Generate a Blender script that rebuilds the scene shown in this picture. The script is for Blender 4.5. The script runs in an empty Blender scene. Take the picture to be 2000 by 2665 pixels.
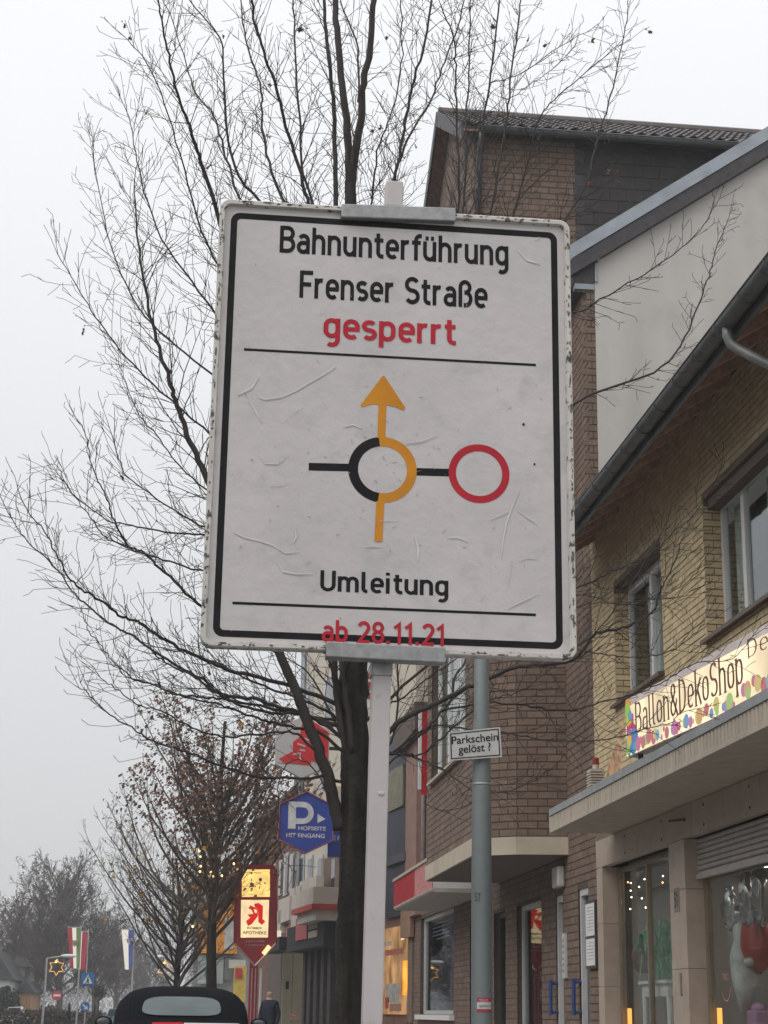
import bpy, bmesh, math, random
from mathutils import Vector, Matrix
R_ = random.Random(7)
sc = bpy.context.scene
col = sc.collection

# ------------------------------------------------------------------ camera
F, CX, CY, RHO = 4450.0, 1000.0, 1332.5, 0.0158          # calibrated on the photograph (2000 x 2665 px)
PSI, TH = math.radians(6.02461), math.radians(16.34891)
EYE = Vector((0, 0, 1.2))
D_ = Vector((math.sin(PSI)*math.cos(TH), math.cos(PSI)*math.cos(TH), math.sin(TH)))
r0 = Vector((math.cos(PSI), -math.sin(PSI), 0)); u0 = r0.cross(D_)
RX = r0*math.cos(RHO) + u0*math.sin(RHO); UX = u0*math.cos(RHO) - r0*math.sin(RHO)
cam = bpy.data.cameras.new('camera'); cam.sensor_fit = 'VERTICAL'; cam.sensor_height = 36.0
cam.lens = 36.0*F/2665.0; cam.clip_start = 0.1; cam.clip_end = 6000
co = bpy.data.objects.new('camera', cam); col.objects.link(co)
m = Matrix((RX, UX, -D_)).transposed().to_4x4(); m.translation = EYE; co.matrix_world = m
sc.camera = co

# ------------------------------------------------------------------ world, sun, exposure
w = bpy.data.worlds.new('World'); sc.world = w; w.use_nodes = True
nt = w.node_tree; nt.nodes.clear()
out = nt.nodes.new('ShaderNodeOutputWorld'); bg = nt.nodes.new('ShaderNodeBackground')
SUN_EL, SUN_AZ = math.radians(45), math.radians(238)
sky = nt.nodes.new('ShaderNodeTexSky'); sky.sky_type = 'NISHITA'; sky.sun_disc = False
sky.sun_elevation = SUN_EL; sky.sun_rotation = SUN_AZ; sky.dust_density = 3.0
sk2 = nt.nodes.new('ShaderNodeVectorMath'); sk2.operation = 'SCALE'; sk2.inputs['Scale'].default_value = 0.10
nt.links.new(sky.outputs[0], sk2.inputs[0])
# closed cloud layer (CIE overcast sky: luminance grows from horizon to zenith)
tc = nt.nodes.new('ShaderNodeTexCoord'); sep = nt.nodes.new('ShaderNodeSeparateXYZ')
nt.links.new(tc.outputs['Generated'], sep.inputs[0])
rmp = nt.nodes.new('ShaderNodeValToRGB'); nt.links.new(sep.outputs['Z'], rmp.inputs[0])
e = rmp.color_ramp.elements
e[0].position = 0.0; e[0].color = (0.675, 0.684, 0.693, 1)
e[1].position = 1.0; e[1].color = (1.42, 1.44, 1.48, 1)
x = rmp.color_ramp.elements.new(0.28); x.color = (0.87, 0.881, 0.895, 1)
x = rmp.color_ramp.elements.new(0.52); x.color = (1.02, 1.03, 1.05, 1)
cn = nt.nodes.new('ShaderNodeTexNoise'); cn.inputs['Scale'].default_value = 1.6; cn.inputs['Detail'].default_value = 3
nt.links.new(tc.outputs['Generated'], cn.inputs['Vector'])
cm = nt.nodes.new('ShaderNodeMapRange'); cm.inputs['To Min'].default_value = 0.94; cm.inputs['To Max'].default_value = 1.06
nt.links.new(cn.outputs[0], cm.inputs[0])
cs = nt.nodes.new('ShaderNodeVectorMath'); cs.operation = 'SCALE'
nt.links.new(rmp.outputs[0], cs.inputs[0]); nt.links.new(cm.outputs[0], cs.inputs['Scale'])
mx = nt.nodes.new('ShaderNodeMix'); mx.data_type = 'RGBA'; mx.inputs[0].default_value = 0.93
nt.links.new(sk2.outputs[0], mx.inputs[6]); nt.links.new(cs.outputs[0], mx.inputs[7])
nt.links.new(mx.outputs[2], bg.inputs[0]); bg.inputs[1].default_value = 1.0
nt.links.new(bg.outputs[0], out.inputs[0])
sd = bpy.data.lights.new('sun', 'SUN'); sd.energy = 1.3; sd.angle = math.radians(40); sd.color = (1.0, 0.97, 0.93)
so = bpy.data.objects.new('sun', sd); col.objects.link(so)
sdir = Vector((math.sin(SUN_AZ)*math.cos(SUN_EL), math.cos(SUN_AZ)*math.cos(SUN_EL), math.sin(SUN_EL)))
so.rotation_euler = sdir.to_track_quat('Z', 'Y').to_euler(); so.location = (0, 0, 40)
vs = sc.view_settings; vs.view_transform = 'Standard'; vs.look = 'None'; vs.gamma = 1; vs.exposure = 0.0
vs.use_curve_mapping = False

# ------------------------------------------------------------------ pixel -> place helpers
def ray(x, y): return D_ + RX*((x-CX)/F) - UX*((y-CY)/F)
def atX(x, y, X): r = ray(x, y); return EYE + r*(X/r.x)
def atY(x, y, Y): r = ray(x, y); return EYE + r*(Y/r.y)
def atZ(x, y, Z): r = ray(x, y); return EYE + r*((Z-1.2)/r.z)
def proj(p):
    v = Vector(p)-EYE; z = v.dot(D_)
    return (CX+F*v.dot(RX)/z, CY-F*v.dot(UX)/z, z)
K = 2000/1660.0

# ------------------------------------------------------------------ materials
def _n(nt, t, **kw):
    n = nt.nodes.new(t)
    for k, v in kw.items(): setattr(n, k, v)
    return n
MATS = {}
def mat(name, c, rough=0.7, var=0.18, scale=6.0, bump=0.0, bscale=None, metal=0.0, spots=None, island=0.0, spec=0.5, detail=6, dirt=None, streak=False):
    """procedural surface: colour noise, optional per-piece variation, stains and fine relief"""
    if name in MATS: return MATS[name]
    m = bpy.data.materials.new(name); m.use_nodes = True; nt = m.node_tree; L = nt.links
    b = nt.nodes['Principled BSDF']
    b.inputs['Roughness'].default_value = rough; b.inputs['Metallic'].default_value = metal
    b.inputs['Specular IOR Level'].default_value = spec
    tc = _n(nt, 'ShaderNodeTexCoord'); geo = _n(nt, 'ShaderNodeNewGeometry')
    pos = geo.outputs['Position']
    if streak:
        mp = _n(nt, 'ShaderNodeMapping'); mp.inputs['Scale'].default_value = (1, 1, 0.12); L.new(pos, mp.inputs[0]); pos = mp.outputs[0]
    nz = _n(nt, 'ShaderNodeTexNoise'); nz.inputs['Scale'].default_value = scale; nz.inputs['Detail'].default_value = detail
    L.new(pos, nz.inputs['Vector'])
    mr = _n(nt, 'ShaderNodeMapRange'); mr.inputs['From Min'].default_value = 0.3; mr.inputs['From Max'].default_value = 0.7
    mr.inputs['To Min'].default_value = 1-var; mr.inputs['To Max'].default_value = 1+var; L.new(nz.outputs[0], mr.inputs[0])
    fac = mr.outputs[0]
    if island:
        oi = _n(nt, 'ShaderNodeObjectInfo'); ad = _n(nt, 'ShaderNodeMath', operation='ADD'); fr = _n(nt, 'ShaderNodeMath', operation='FRACT')
        L.new(oi.outputs['Random'], ad.inputs[0]); L.new(geo.outputs['Random Per Island'], ad.inputs[1]); L.new(ad.outputs[0], fr.inputs[0])
        m2 = _n(nt, 'ShaderNodeMapRange'); m2.inputs['To Min'].default_value = 1-island; m2.inputs['To Max'].default_value = 1+island
        L.new(fr.outputs[0], m2.inputs[0]); mu = _n(nt, 'ShaderNodeMath', operation='MULTIPLY'); L.new(fac, mu.inputs[0]); L.new(m2.outputs[0], mu.inputs[1]); fac = mu.outputs[0]
    sc_ = _n(nt, 'ShaderNodeVectorMath', operation='SCALE'); sc_.inputs[0].default_value = c[:3]; L.new(fac, sc_.inputs['Scale'])
    cout = sc_.outputs[0]
    if dirt:                                   # (colour, scale, threshold, softness)
        dc, ds, th, sf = dirt
        n2 = _n(nt, 'ShaderNodeTexNoise'); n2.inputs['Scale'].default_value = ds; n2.inputs['Detail'].default_value = 8; n2.inputs['Roughness'].default_value = 0.65
        L.new(geo.outputs['Position'], n2.inputs['Vector'])
        r2 = _n(nt, 'ShaderNodeMapRange'); r2.inputs['From Min'].default_value = th; r2.inputs['From Max'].default_value = th+sf; L.new(n2.outputs[0], r2.inputs[0])
        mx = _n(nt, 'ShaderNodeMix', data_type='RGBA'); L.new(r2.outputs[0], mx.inputs[0]); L.new(cout, mx.inputs[6]); mx.inputs[7].default_value = (*dc, 1); cout = mx.outputs[2]
    L.new(cout, b.inputs['Base Color'])
    if bump:
        bn = _n(nt, 'ShaderNodeTexNoise'); bn.inputs['Scale'].default_value = bscale or scale*4; bn.inputs['Detail'].default_value = 5
        L.new(geo.outputs['Position'], bn.inputs['Vector'])
        bp = _n(nt, 'ShaderNodeBump'); bp.inputs['Strength'].default_value = bump; bp.inputs['Distance'].default_value = 0.02
        L.new(bn.outputs[0], bp.inputs['Height']); L.new(bp.outputs[0], b.inputs['Normal'])
    MATS[name] = m
    return m
def emit(name, c, s, var=0.0, scale=4.0):
    if name in MATS: return MATS[name]
    m = bpy.data.materials.new(name); m.use_nodes = True; nt = m.node_tree; nt.nodes.clear(); L = nt.links
    o = _n(nt, 'ShaderNodeOutputMaterial'); e = _n(nt, 'ShaderNodeEmission'); e.inputs[0].default_value = (*c, 1); e.inputs[1].default_value = s
    if var:
        g = _n(nt, 'ShaderNodeNewGeometry'); n = _n(nt, 'ShaderNodeTexNoise'); n.inputs['Scale'].default_value = scale; L.new(g.outputs['Position'], n.inputs['Vector'])
        r = _n(nt, 'ShaderNodeMapRange'); r.inputs['From Min'].default_value = .3; r.inputs['From Max'].default_value = .7
        r.inputs['To Min'].default_value = s*(1-var); r.inputs['To Max'].default_value = s*(1+var); L.new(n.outputs[0], r.inputs[0]); L.new(r.outputs[0], e.inputs[1])
    L.new(e.outputs[0], o.inputs[0]); MATS[name] = m
    return m
def glass(name, tint=(0.9, 0.95, 0.93), refl=0.10, graz=0.8):
    if name in MATS: return MATS[name]
    m = bpy.data.materials.new(name); m.use_nodes = True; nt = m.node_tree; nt.nodes.clear(); L = nt.links
    o = _n(nt, 'ShaderNodeOutputMaterial'); t = _n(nt, 'ShaderNodeBsdfTransparent'); t.inputs[0].default_value = (*tint, 1)
    g = _n(nt, 'ShaderNodeBsdfGlossy'); g.inputs['Roughness'].default_value = 0.02; g.inputs[0].default_value = (.95, .97, 1, 1)
    lw = _n(nt, 'ShaderNodeLayerWeight'); lw.inputs[0].default_value = 0.5
    pw = _n(nt, 'ShaderNodeMath', operation='POWER'); pw.inputs[1].default_value = 4.0; L.new(lw.outputs['Facing'], pw.inputs[0])
    ma = _n(nt, 'ShaderNodeMath', operation='MULTIPLY_ADD'); ma.inputs[1].default_value = graz; ma.inputs[2].default_value = refl; ma.use_clamp = True
    L.new(pw.outputs[0], ma.inputs[0]); mx = _n(nt, 'ShaderNodeMixShader'); L.new(ma.outputs[0], mx.inputs[0]); L.new(t.outputs[0], mx.inputs[1]); L.new(g.outputs[0], mx.inputs[2])
    L.new(mx.outputs[0], o.inputs[0]); MATS[name] = m
    return m

# ------------------------------------------------------------------ mesh helpers
OFF = {}
class MB:
    def __init__(s): s.v = []; s.f = []
    def add(s, vs, fs):
        n = len(s.v); s.v.extend(Vector(p) for p in vs); s.f.extend(tuple(i+n for i in f) for f in fs); return s
    def box(s, x0, x1, y0, y1, z0, z1):
        return s.add([(x0,y0,z0),(x1,y0,z0),(x1,y1,z0),(x0,y1,z0),(x0,y0,z1),(x1,y0,z1),(x1,y1,z1),(x0,y1,z1)],
                     [(3,2,1,0),(4,5,6,7),(0,1,5,4),(1,2,6,5),(2,3,7,6),(3,0,4,7)])
    def hexa(s, p):                            # 8 corners: bottom 4, top 4
        return s.add(p, [(3,2,1,0),(4,5,6,7),(0,1,5,4),(1,2,6,5),(2,3,7,6),(3,0,4,7)])
    def bar(s, a, b, w, h, up=(0,0,1)):        # box along a->b
        a, b = Vector(a), Vector(b); t = (b-a).normalized(); u = Vector(up); sd = t.cross(u)
        if sd.length < 1e-4: sd = t.cross(Vector((1,0,0)))
        sd.normalize(); u = sd.cross(t); sd = sd*(w/2); u = u*(h/2)
        return s.hexa([a-sd-u, a+sd-u, b+sd-u, b-sd-u, a-sd+u, a+sd+u, b+sd+u, b-sd+u])
    def tube(s, pts, rad, n=8, cap=True):
        pts = [Vector(p) for p in pts]; k = len(pts)
        if not isinstance(rad, (list, tuple)): rad = [rad]*k
        base = len(s.v); ref = None
        for i, p in enumerate(pts):
            t = (pts[min(i+1,k-1)]-pts[max(i-1,0)])
            if t.length < 1e-9: t = Vector((0,0,1))
            t.normalize()
            if ref is None: ref = t.orthogonal().normalized()
            ref = ref - t*ref.dot(t)
            if ref.length < 1e-5: ref = t.orthogonal()
            ref.normalize(); bi = t.cross(ref)
            for j in range(n):
                a = 2*math.pi*j/n; s.v.append(p+(ref*math.cos(a)+bi*math.sin(a))*rad[i])
        for i in range(k-1):
            for j in range(n):
                a = base+i*n+j; b = base+i*n+(j+1) % n; s.f.append((a, b, b+n, a+n))
        if cap and n > 2:
            s.f.append(tuple(base+j for j in reversed(range(n)))); s.f.append(tuple(base+(k-1)*n+j for j in range(n)))
        return s
    def prism(s, poly, vec):                   # 3D polygon swept along vec
        n = len(poly); vec = Vector(vec); P = [Vector(p) for p in poly]
        return s.add(P+[p+vec for p in P], [tuple(reversed(range(n))), tuple(range(n, 2*n))]+[(i,(i+1) % n,(i+1) % n+n,i+n) for i in range(n)])
    def ring(s, c, u, v, ro, ri, vec, a0=0, a1=2*math.pi, n=48):
        c, u, v, vec = Vector(c), Vector(u), Vector(v), Vector(vec)
        for i in range(n):
            q = []
            for a in (a0+(a1-a0)*i/n, a0+(a1-a0)*(i+1)/n):
                d = u*math.cos(a)+v*math.sin(a); q.append((c+d*ri, c+d*ro))
            s.prism([q[0][0], q[0][1], q[1][1], q[1][0]], vec)
        return s
    def ball(s, c, rx, ry, rz, nu=12, nv=8):
        c = Vector(c); b = len(s.v)
        for i in range(nv+1):
            th = math.pi*i/nv
            for j in range(nu):
                ph = 2*math.pi*j/nu; s.v.append(c+Vector((rx*math.sin(th)*math.cos(ph), ry*math.sin(th)*math.sin(ph), rz*math.cos(th))))
        for i in range(nv):
            for j in range(nu): s.f.append((b+i*nu+j, b+i*nu+(j+1) % nu, b+(i+1)*nu+(j+1) % nu, b+(i+1)*nu+j))
        return s
    def mesh(s, name, m, off=(0,0,0), smooth=False):
        off = Vector(off); me = bpy.data.meshes.new(name)
        me.from_pydata([tuple(p-off) for p in s.v], [], s.f); me.update()
        if m: me.materials.append(m)
        if smooth: me.polygons.foreach_set('use_smooth', [True]*len(me.polygons))
        return me
    def build(s, name, m, parent=None, smooth=False, **props):
        off = OFF.get(parent.name, Vector((0,0,0))) if parent else Vector((0,0,0))
        if not parent and s.v:                 # origin of a single-mesh thing at its base
            mn = Vector((min(p.x for p in s.v), min(p.y for p in s.v), min(p.z for p in s.v))); mxx = Vector((max(p.x for p in s.v), max(p.y for p in s.v), 0))
            off = Vector(((mn.x+mxx.x)/2, (mn.y+mxx.y)/2, mn.z))
        o = bpy.data.objects.new(name, s.mesh(name, m, off, smooth)); col.objects.link(o)
        OFF[o.name] = off
        if parent: o.parent = parent
        else: o.location = off
        for k, v in props.items(): o[k] = v
        return o
def thing(name, label, cat, loc, group=None):
    o = bpy.data.objects.new(name, None); o.empty_display_size = 0.2; col.objects.link(o); o.location = loc; OFF[o.name] = Vector(loc)
    o['label'] = label; o['category'] = cat
    if group: o['group'] = group
    return o
def tag(o, label, cat, group=None):
    o['label'] = label; o['category'] = cat
    if group: o['group'] = group
    return o
def bevel(o, wd=0.005, seg=2):
    md = o.modifiers.new('bevel', 'BEVEL'); md.width = wd; md.segments = seg; md.limit_method = 'ANGLE'; md.angle_limit = math.radians(40)
    return o
class Fr:                                      # a vertical plane: s along, d outwards, z up
    def __init__(s, p0, p1, outward):
        s.o = Vector((p0[0], p0[1], 0)); s.t = (Vector((p1[0], p1[1], 0))-s.o); s.L = s.t.length; s.t.normalize(); s.n = Vector((s.t.y, -s.t.x, 0))
        if s.n.dot(Vector((outward[0], outward[1], 0))) < 0: s.n = -s.n
    def P(s, a, d, z): return s.o+s.t*a+s.n*d+Vector((0,0,z))
    def px(s, x, y, d=0.0):                    # pixel -> (s, z) on the plane
        r = ray(x, y); o = s.o+s.n*d; k = (o-EYE).dot(s.n)/r.dot(s.n); q = EYE+r*k
        return ((q-s.o).dot(s.t), q.z)
    def box(s, mb, a0, a1, d0, d1, z0, z1):
        return mb.hexa([s.P(a0,d0,z0), s.P(a1,d0,z0), s.P(a1,d1,z0), s.P(a0,d1,z0), s.P(a0,d0,z1), s.P(a1,d0,z1), s.P(a1,d1,z1), s.P(a0,d1,z1)])
def panel_with_holes(mb, fr, a0, a1, z0, z1, d0, d1, holes):
    """wall slab between d0 and d1 with rectangular openings (a0,a1,z0,z1)"""
    zs = sorted(set([z0, z1]+[min(max(h[k], z0), z1) for h in holes for k in (2, 3)]))
    for za, zb in zip(zs, zs[1:]):
        if zb-za < 1e-4: continue
        cur = a0
        for h in sorted([h for h in holes if h[2] < zb-1e-4 and h[3] > za+1e-4]):
            if h[0] > cur+1e-4: fr.box(mb, cur, h[0], d0, d1, za, zb)
            cur = max(cur, h[1])
        if cur < a1-1e-4: fr.box(mb, cur, a1, d0, d1, za, zb)

def brick_face(fr, a0, a1, z0, z1, holes, ch=0.075, bl=0.24, jt=0.011, proud=0.007, phase=0.0):
    """list of brick rectangles (fr, s0, s1, z0, z1, proud, full) in stretcher bond"""
    res = []; i = 0; z = z0
    while z+ch <= z1+1e-3:
        za, zb = z+jt/2, z+ch-jt/2; s = a0-bl*(0.5 if i % 2 else 0)-phase
        cuts = sorted([(h[0], h[1]) for h in holes if h[2] < zb-1e-3 and h[3] > za+1e-3])
        while s < a1:
            s0, s1 = max(s+jt/2, a0+0.001), min(s+bl-jt/2, a1-0.001); s += bl
            seg = [(s0, s1)]
            for c0, c1 in cuts:
                ns = []
                for q0, q1 in seg:
                    if c1 <= q0 or c0 >= q1: ns.append((q0, q1)); continue
                    if c0-q0 > 0.02: ns.append((q0, c0))
                    if q1-c1 > 0.02: ns.append((c1, q1))
                seg = ns
            for q0, q1 in seg:
                if q1-q0 < 0.02: continue
                res.append((fr, q0, q1, za, zb, proud+R_.uniform(-0.002, 0.0025), abs((q1-q0)-(bl-jt)) < 1e-4))
        z += ch; i += 1
    return res
SIGN_PX = (525, 525, 1490, 1725)
def lay_bricks(bricks, parent, m, visible, limit=300, ch=0.075, bl=0.24, jt=0.011):
    """the bricks that show largest become parts (sharing one mesh per wall direction), the rest one merged part"""
    sc_l = []
    for i, b in enumerate(bricks):
        fr, q0, q1, za, zb, pr, full = b
        if not full: continue
        c = fr.P((q0+q1)/2, pr, (za+zb)/2); x, y, dz = proj(c)
        if not (0 < x < 2000 and 0 < y < 2665) or not visible(x, y): continue
        e0 = proj(fr.P(q0, pr, za)); e1 = proj(fr.P(q1, pr, za)); e2 = proj(fr.P(q0, pr, zb))
        ar = abs((e1[0]-e0[0])*(e2[1]-e0[1])-(e1[1]-e0[1])*(e2[0]-e0[0])); sc_l.append((ar, i))
    sc_l.sort(reverse=True); pick = set(i for _, i in sc_l[:limit]); rest = MB(); cache = {}
    off = OFF[parent.name]
    for i, (fr, q0, q1, za, zb, pr, full) in enumerate(bricks):
        if i in pick:
            key = id(fr)
            if key not in cache:
                hb = MB(); L = (bl-jt)/2; H = (ch-jt)/2; t, n = fr.t, fr.n; c = 0.003
                A = [(-L, -H), (L, -H), (L, H), (-L, H)]
                back = [t*a+n*-0.02+Vector((0,0,z)) for a, z in A]; frn = [t*(a-math.copysign(c, a))+n*0.0+Vector((0,0,z-math.copysign(c, z))) for a, z in A]
                hb.hexa(back+frn); me = hb.mesh('brick', m); cache[key] = me
            o = bpy.data.objects.new('brick', cache[key]); col.objects.link(o); o.parent = parent
            o.location = fr.P((q0+q1)/2, pr, (za+zb)/2)-off
        else:
            fr.box(rest, q0, q1, -0.015, pr, za, zb)
    if rest.v:
        o = rest.build('brickwork', m, parent); o['kind'] = 'stuff'

# ------------------------------------------------------------------ lettering
def arc(cx, cy, rx, ry, a0, a1, n=8):
    return [(cx+rx*math.cos(math.radians(a0+(a1-a0)*i/n)), cy+ry*math.sin(math.radians(a0+(a1-a0)*i/n))) for i in range(n+1)]
def ARCH(x): return arc(x+1.4, 3.3, 1.4, 1.4, 180, 0, 10)+[(x+2.8, 0)]
GL = {   # DIN style stroke letters, cap height 7, x-height 5.2, stroke 1: (advance, strokes)
 'B': (4.6, [[(.5,0),(.5,7)], [(.5,6.5),(2.3,6.5)]+arc(2.3,5.1,1.4,1.4,90,-90)+[(.5,3.7)], [(2.2,3.7)]+arc(2.3,2.1,1.65,1.6,90,-90)+[(.5,.5)]]),
 'a': (4.1, [[(3.2,0),(3.2,3.4)]+arc(1.95,3.45,1.25,1.25,0,150), [(3.2,2.85),(1.7,2.85)]+arc(1.7,1.68,1.2,1.18,90,270)+[(2.2,.5),(3.2,1.0)]]),
 'h': (4.2, [[(.5,0),(.5,7)], ARCH(.5)]), 'n': (4.2, [[(.5,0),(.5,5.2)], ARCH(.5)]),
 'u': (4.2, [[(3.3,0),(3.3,5.2)], [(.5,5.2),(.5,1.9)]+arc(1.9,1.9,1.4,1.4,180,360,10)]),
 'ü': (4.2, [[(3.3,0),(3.3,5.2)], [(.5,5.2),(.5,1.9)]+arc(1.9,1.9,1.4,1.4,180,360,10), [(.65,6.0),(1.55,6.0)], [(2.25,6.0),(3.15,6.0)]]),
 't': (3.0, [[(1.1,6.5),(1.1,1.6)]+arc(2.2,1.6,1.1,1.1,180,270,6)+[(2.7,.5)], [(0,4.7),(2.6,4.7)]]),
 'e': (4.1, [[(.7,2.6),(3.85,2.6)], [(3.35,2.7)]+arc(1.95,3.3,1.4,1.4,0,180,10)+arc(1.95,1.9,1.4,1.4,180,315,10)]),
 'r': (2.9, [[(.5,0),(.5,5.2)], arc(1.9,3.3,1.4,1.4,180,72,8)]),
 'f': (3.0, [[(1.2,0),(1.2,5.3)]+arc(2.4,5.3,1.2,1.2,180,90,6)+[(2.9,6.5)], [(0,4.7),(2.6,4.7)]]),
 'g': (4.2, [[(3.3,5.2),(3.3,0)]+arc(1.95,-.4,1.35,1.3,0,-130,8), [(3.3,3.3)]+arc(1.9,3.3,1.4,1.4,0,180,10)+arc(1.9,2.0,1.4,1.4,180,360,10)]),
 'F': (4.0, [[(.5,0),(.5,7)], [(.5,6.5),(3.8,6.5)], [(.5,3.5),(3.3,3.5)]]),
 's': (3.7, [arc(1.75,3.65,1.25,1.05,35,270,14)+arc(1.75,1.55,1.25,1.05,90,-145,14)[1:]]),
 'S': (4.6, [arc(2.2,5.0,1.65,1.5,30,270,16)+arc(2.2,2.0,1.7,1.5,90,-150,16)[1:]]),
 'ß': (4.4, [[(.5,0),(.5,5.1)]+arc(1.9,5.1,1.4,1.4,180,0,10)+arc(1.9,5.1,1.4,1.3,0,-90,6), [(1.7,3.8)]+arc(2.1,2.15,1.5,1.65,90,-90,10)+[(1.5,.5)]]),
 'p': (4.2, [[(.5,5.2),(.5,-1.7)], arc(1.9,3.3,1.4,1.4,180,0,10)+arc(1.9,1.9,1.4,1.4,0,-180,10)]),
 'b': (4.2, [[(.5,7),(.5,0)], arc(1.9,3.3,1.4,1.4,180,0,10)+arc(1.9,1.9,1.4,1.4,0,-180,10)]),
 'U': (4.8, [[(.5,7),(.5,2.2)]+arc(2.2,2.2,1.7,1.7,180,360,12)+[(3.9,7)]]),
 'm': (6.6, [[(.5,0),(.5,5.2)], arc(1.75,3.4,1.25,1.3,180,0,8)+[(3.0,0)], [(3.0,3.3)]+arc(4.3,3.4,1.25,1.3,180,0,8)+[(5.55,0)]]),
 'l': (2.3, [[(.5,7),(.5,1.4)]+arc(1.4,1.4,.9,.9,180,270,5)+[(1.7,.5)]]), 'i': (1.9, [[(.6,0),(.6,5.2)], [(.6,6.1),(.6,7.1)]]),
 '2': (4.2, [arc(1.9,5.0,1.5,1.5,165,0,8)+[(3.4,4.6),(2.8,3.5),(.4,.5),(3.7,.5)]]),
 '8': (4.3, [arc(1.95,5.1,1.35,1.4,-90,270,16), arc(1.95,2.1,1.55,1.6,-90,270,16)]),
 '1': (3.2, [[(.3,5.1),(1.9,6.4),(1.9,0)]]), '.': (1.9, [[(.55,0),(.55,1.05)]]), ' ': (2.2, []),
 'o': (4.1, [arc(1.95,3.3,1.4,1.4,0,180,10)+arc(1.95,1.9,1.4,1.4,180,360,10)+[(3.35,3.3)]]),
 'D': (4.9, [[(.5,0),(.5,7)], [(.5,6.5),(1.6,6.5)]+arc(1.9,3.5,2.0,3.0,90,-90,14)+[(.5,.5)]]),
 'k': (3.9, [[(.5,0),(.5,7)], [(3.5,5.2),(.6,2.0)], [(1.6,3.1),(3.5,0)]]),
 '&': (5.2, [[(4.6,.1),(1.0,4.8)]+arc(2.0,5.4,1.1,1.1,200,-20,8)+[(2.6,4.3),(.9,3.0)]+arc(1.9,1.9,1.4,1.4,140,320,8)+[(4.2,3.3)]]),
 '5': (4.2, [[(3.5,6.5),(.8,6.5),(.6,3.9)]+arc(1.9,2.2,1.55,1.75,115,-145,14)]), '7': (3.9, [[(.3,6.5),(3.4,6.5),(1.2,0)]]),
}
def strokes_text(mb, txt, org, u, v, n, width, cap, wt=1.0, thin=None, lift=0.0, serif=False):
    """stroke lettering on the plane (org,u,v), raised along n; total width and cap height in metres; thin = pen with contrast"""
    sp_ = 0.35; adv = sum(GL[c][0]+sp_ for c in txt)-0.4-sp_; sx = width/adv; sy = cap/7.0; x = 0.0; k = 0
    for ch in txt:
        for st in GL[ch][1]:
            pts = [(q[0]+x, q[1]) for q in st]; pl = []
            for q in pts:
                if not pl or math.hypot(q[0]-pl[-1][0], q[1]-pl[-1][1]) > 0.03: pl.append(q)
            L, Rr = [], []
            for i, q in enumerate(pl):
                a = pl[max(i-1, 0)]; b = pl[min(i+1, len(pl)-1)]
                d1 = (q[0]-a[0], q[1]-a[1]); d2 = (b[0]-q[0], b[1]-q[1])
                def nm(d):
                    l = math.hypot(*d); return (d[0]/l, d[1]/l) if l > 1e-6 else None
                n1, n2 = nm(d1), nm(d2); n1 = n1 or n2; n2 = n2 or n1
                tx, ty = n1[0]+n2[0], n1[1]+n2[1]; l = math.hypot(tx, ty) or 1; tx, ty = tx/l, ty/l
                cs = max(0.5, tx*n1[0]+ty*n1[1]); wd = wt
                if thin is not None: wd = thin+(wt-thin)*abs(ty)
                h = wd/2/cs; L.append((q[0]-ty*h, q[1]+tx*h)); Rr.append((q[0]+ty*h, q[1]-tx*h))
            lf = lift+0.00012*(k % 5); k += 1
            base = len(mb.v)
            for a, b in zip(L, Rr):
                mb.v.append(org+u*(a[0]*sx)+v*(a[1]*sy)+n*lf); mb.v.append(org+u*(b[0]*sx)+v*(b[1]*sy)+n*lf)
            for i in range(len(pl)-1): mb.f.append((base+2*i, base+2*i+1, base+2*i+3, base+2*i+2))
            if serif:
                for q, p2 in ((pl[0], pl[1]), (pl[-1], pl[-2])):
                    if abs(q[0]-p2[0]) < .15*abs(q[1]-p2[1]):
                        sg = 1 if q[1] < p2[1] else -1; h = .85; lf += .0001
                        mb.add([org+u*((q[0]+a)*sx)+v*((q[1]+b*sg)*sy)+n*lf for a, b in ((-h,0),(h,0),(h,.22),(-h,.22))], [(0,1,2,3)])
        x += GL[ch][0]+sp_
    return mb
def font_text(mb, txt, org, u, v, n, width, height, lift=0.001, bold=0.0):
    cu = bpy.data.curves.new('t', 'FONT'); cu.body = txt; cu.offset = bold; o = bpy.data.objects.new('t', cu); col.objects.link(o)
    dg = bpy.context.evaluated_depsgraph_get(); me = o.evaluated_get(dg).to_mesh()
    vs_ = [q.co.copy() for q in me.vertices]; fs_ = [tuple(p.vertices) for p in me.polygons]
    o.evaluated_get(dg).to_mesh_clear(); bpy.data.objects.remove(o); bpy.data.curves.remove(cu)
    x0 = min(q.x for q in vs_); x1 = max(q.x for q in vs_); y0 = min(q.y for q in vs_); y1 = max(q.y for q in vs_)
    mb.add([org+u*((q.x-x0)/(x1-x0)*width)+v*((q.y-y0)/(y1-y0)*height)+n*lift for q in vs_], fs_)
    return mb
VZ = Vector((0,0,1)); VX = Vector((1,0,0)); VY = Vector((0,1,0))
# ------------------------------------------------------------------ colours used all over
M_white = mat('white_paint', (.70,.70,.69), .5, .06, 5)
M_zinc = mat('zinc', (.30,.33,.36), .45, .15, 4, metal=.5)
M_galv = mat('galvanised_steel', (.33,.33,.325), .5, .16, 40, metal=.55)
M_dark = mat('dark_void', (.02,.02,.022), .8, .2, 3)
M_glass = glass('window_glass', refl=.07, graz=.4); M_glass_d = glass('shop_glass', (.88,.9,.89), .035, .3)
M_asph = mat('asphalt', (.055,.055,.057), .85, .25, 3, .3, 60)
M_pave = mat('pavement_concrete', (.26,.25,.24), .85, .15, 2, .2, 30)
M_kerb = mat('kerb_stone', (.33,.32,.31), .8, .15, 6, .1)
M_soil = mat('ground_earth', (.10,.105,.075), .95, .3, .3, .3, 4)

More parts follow.
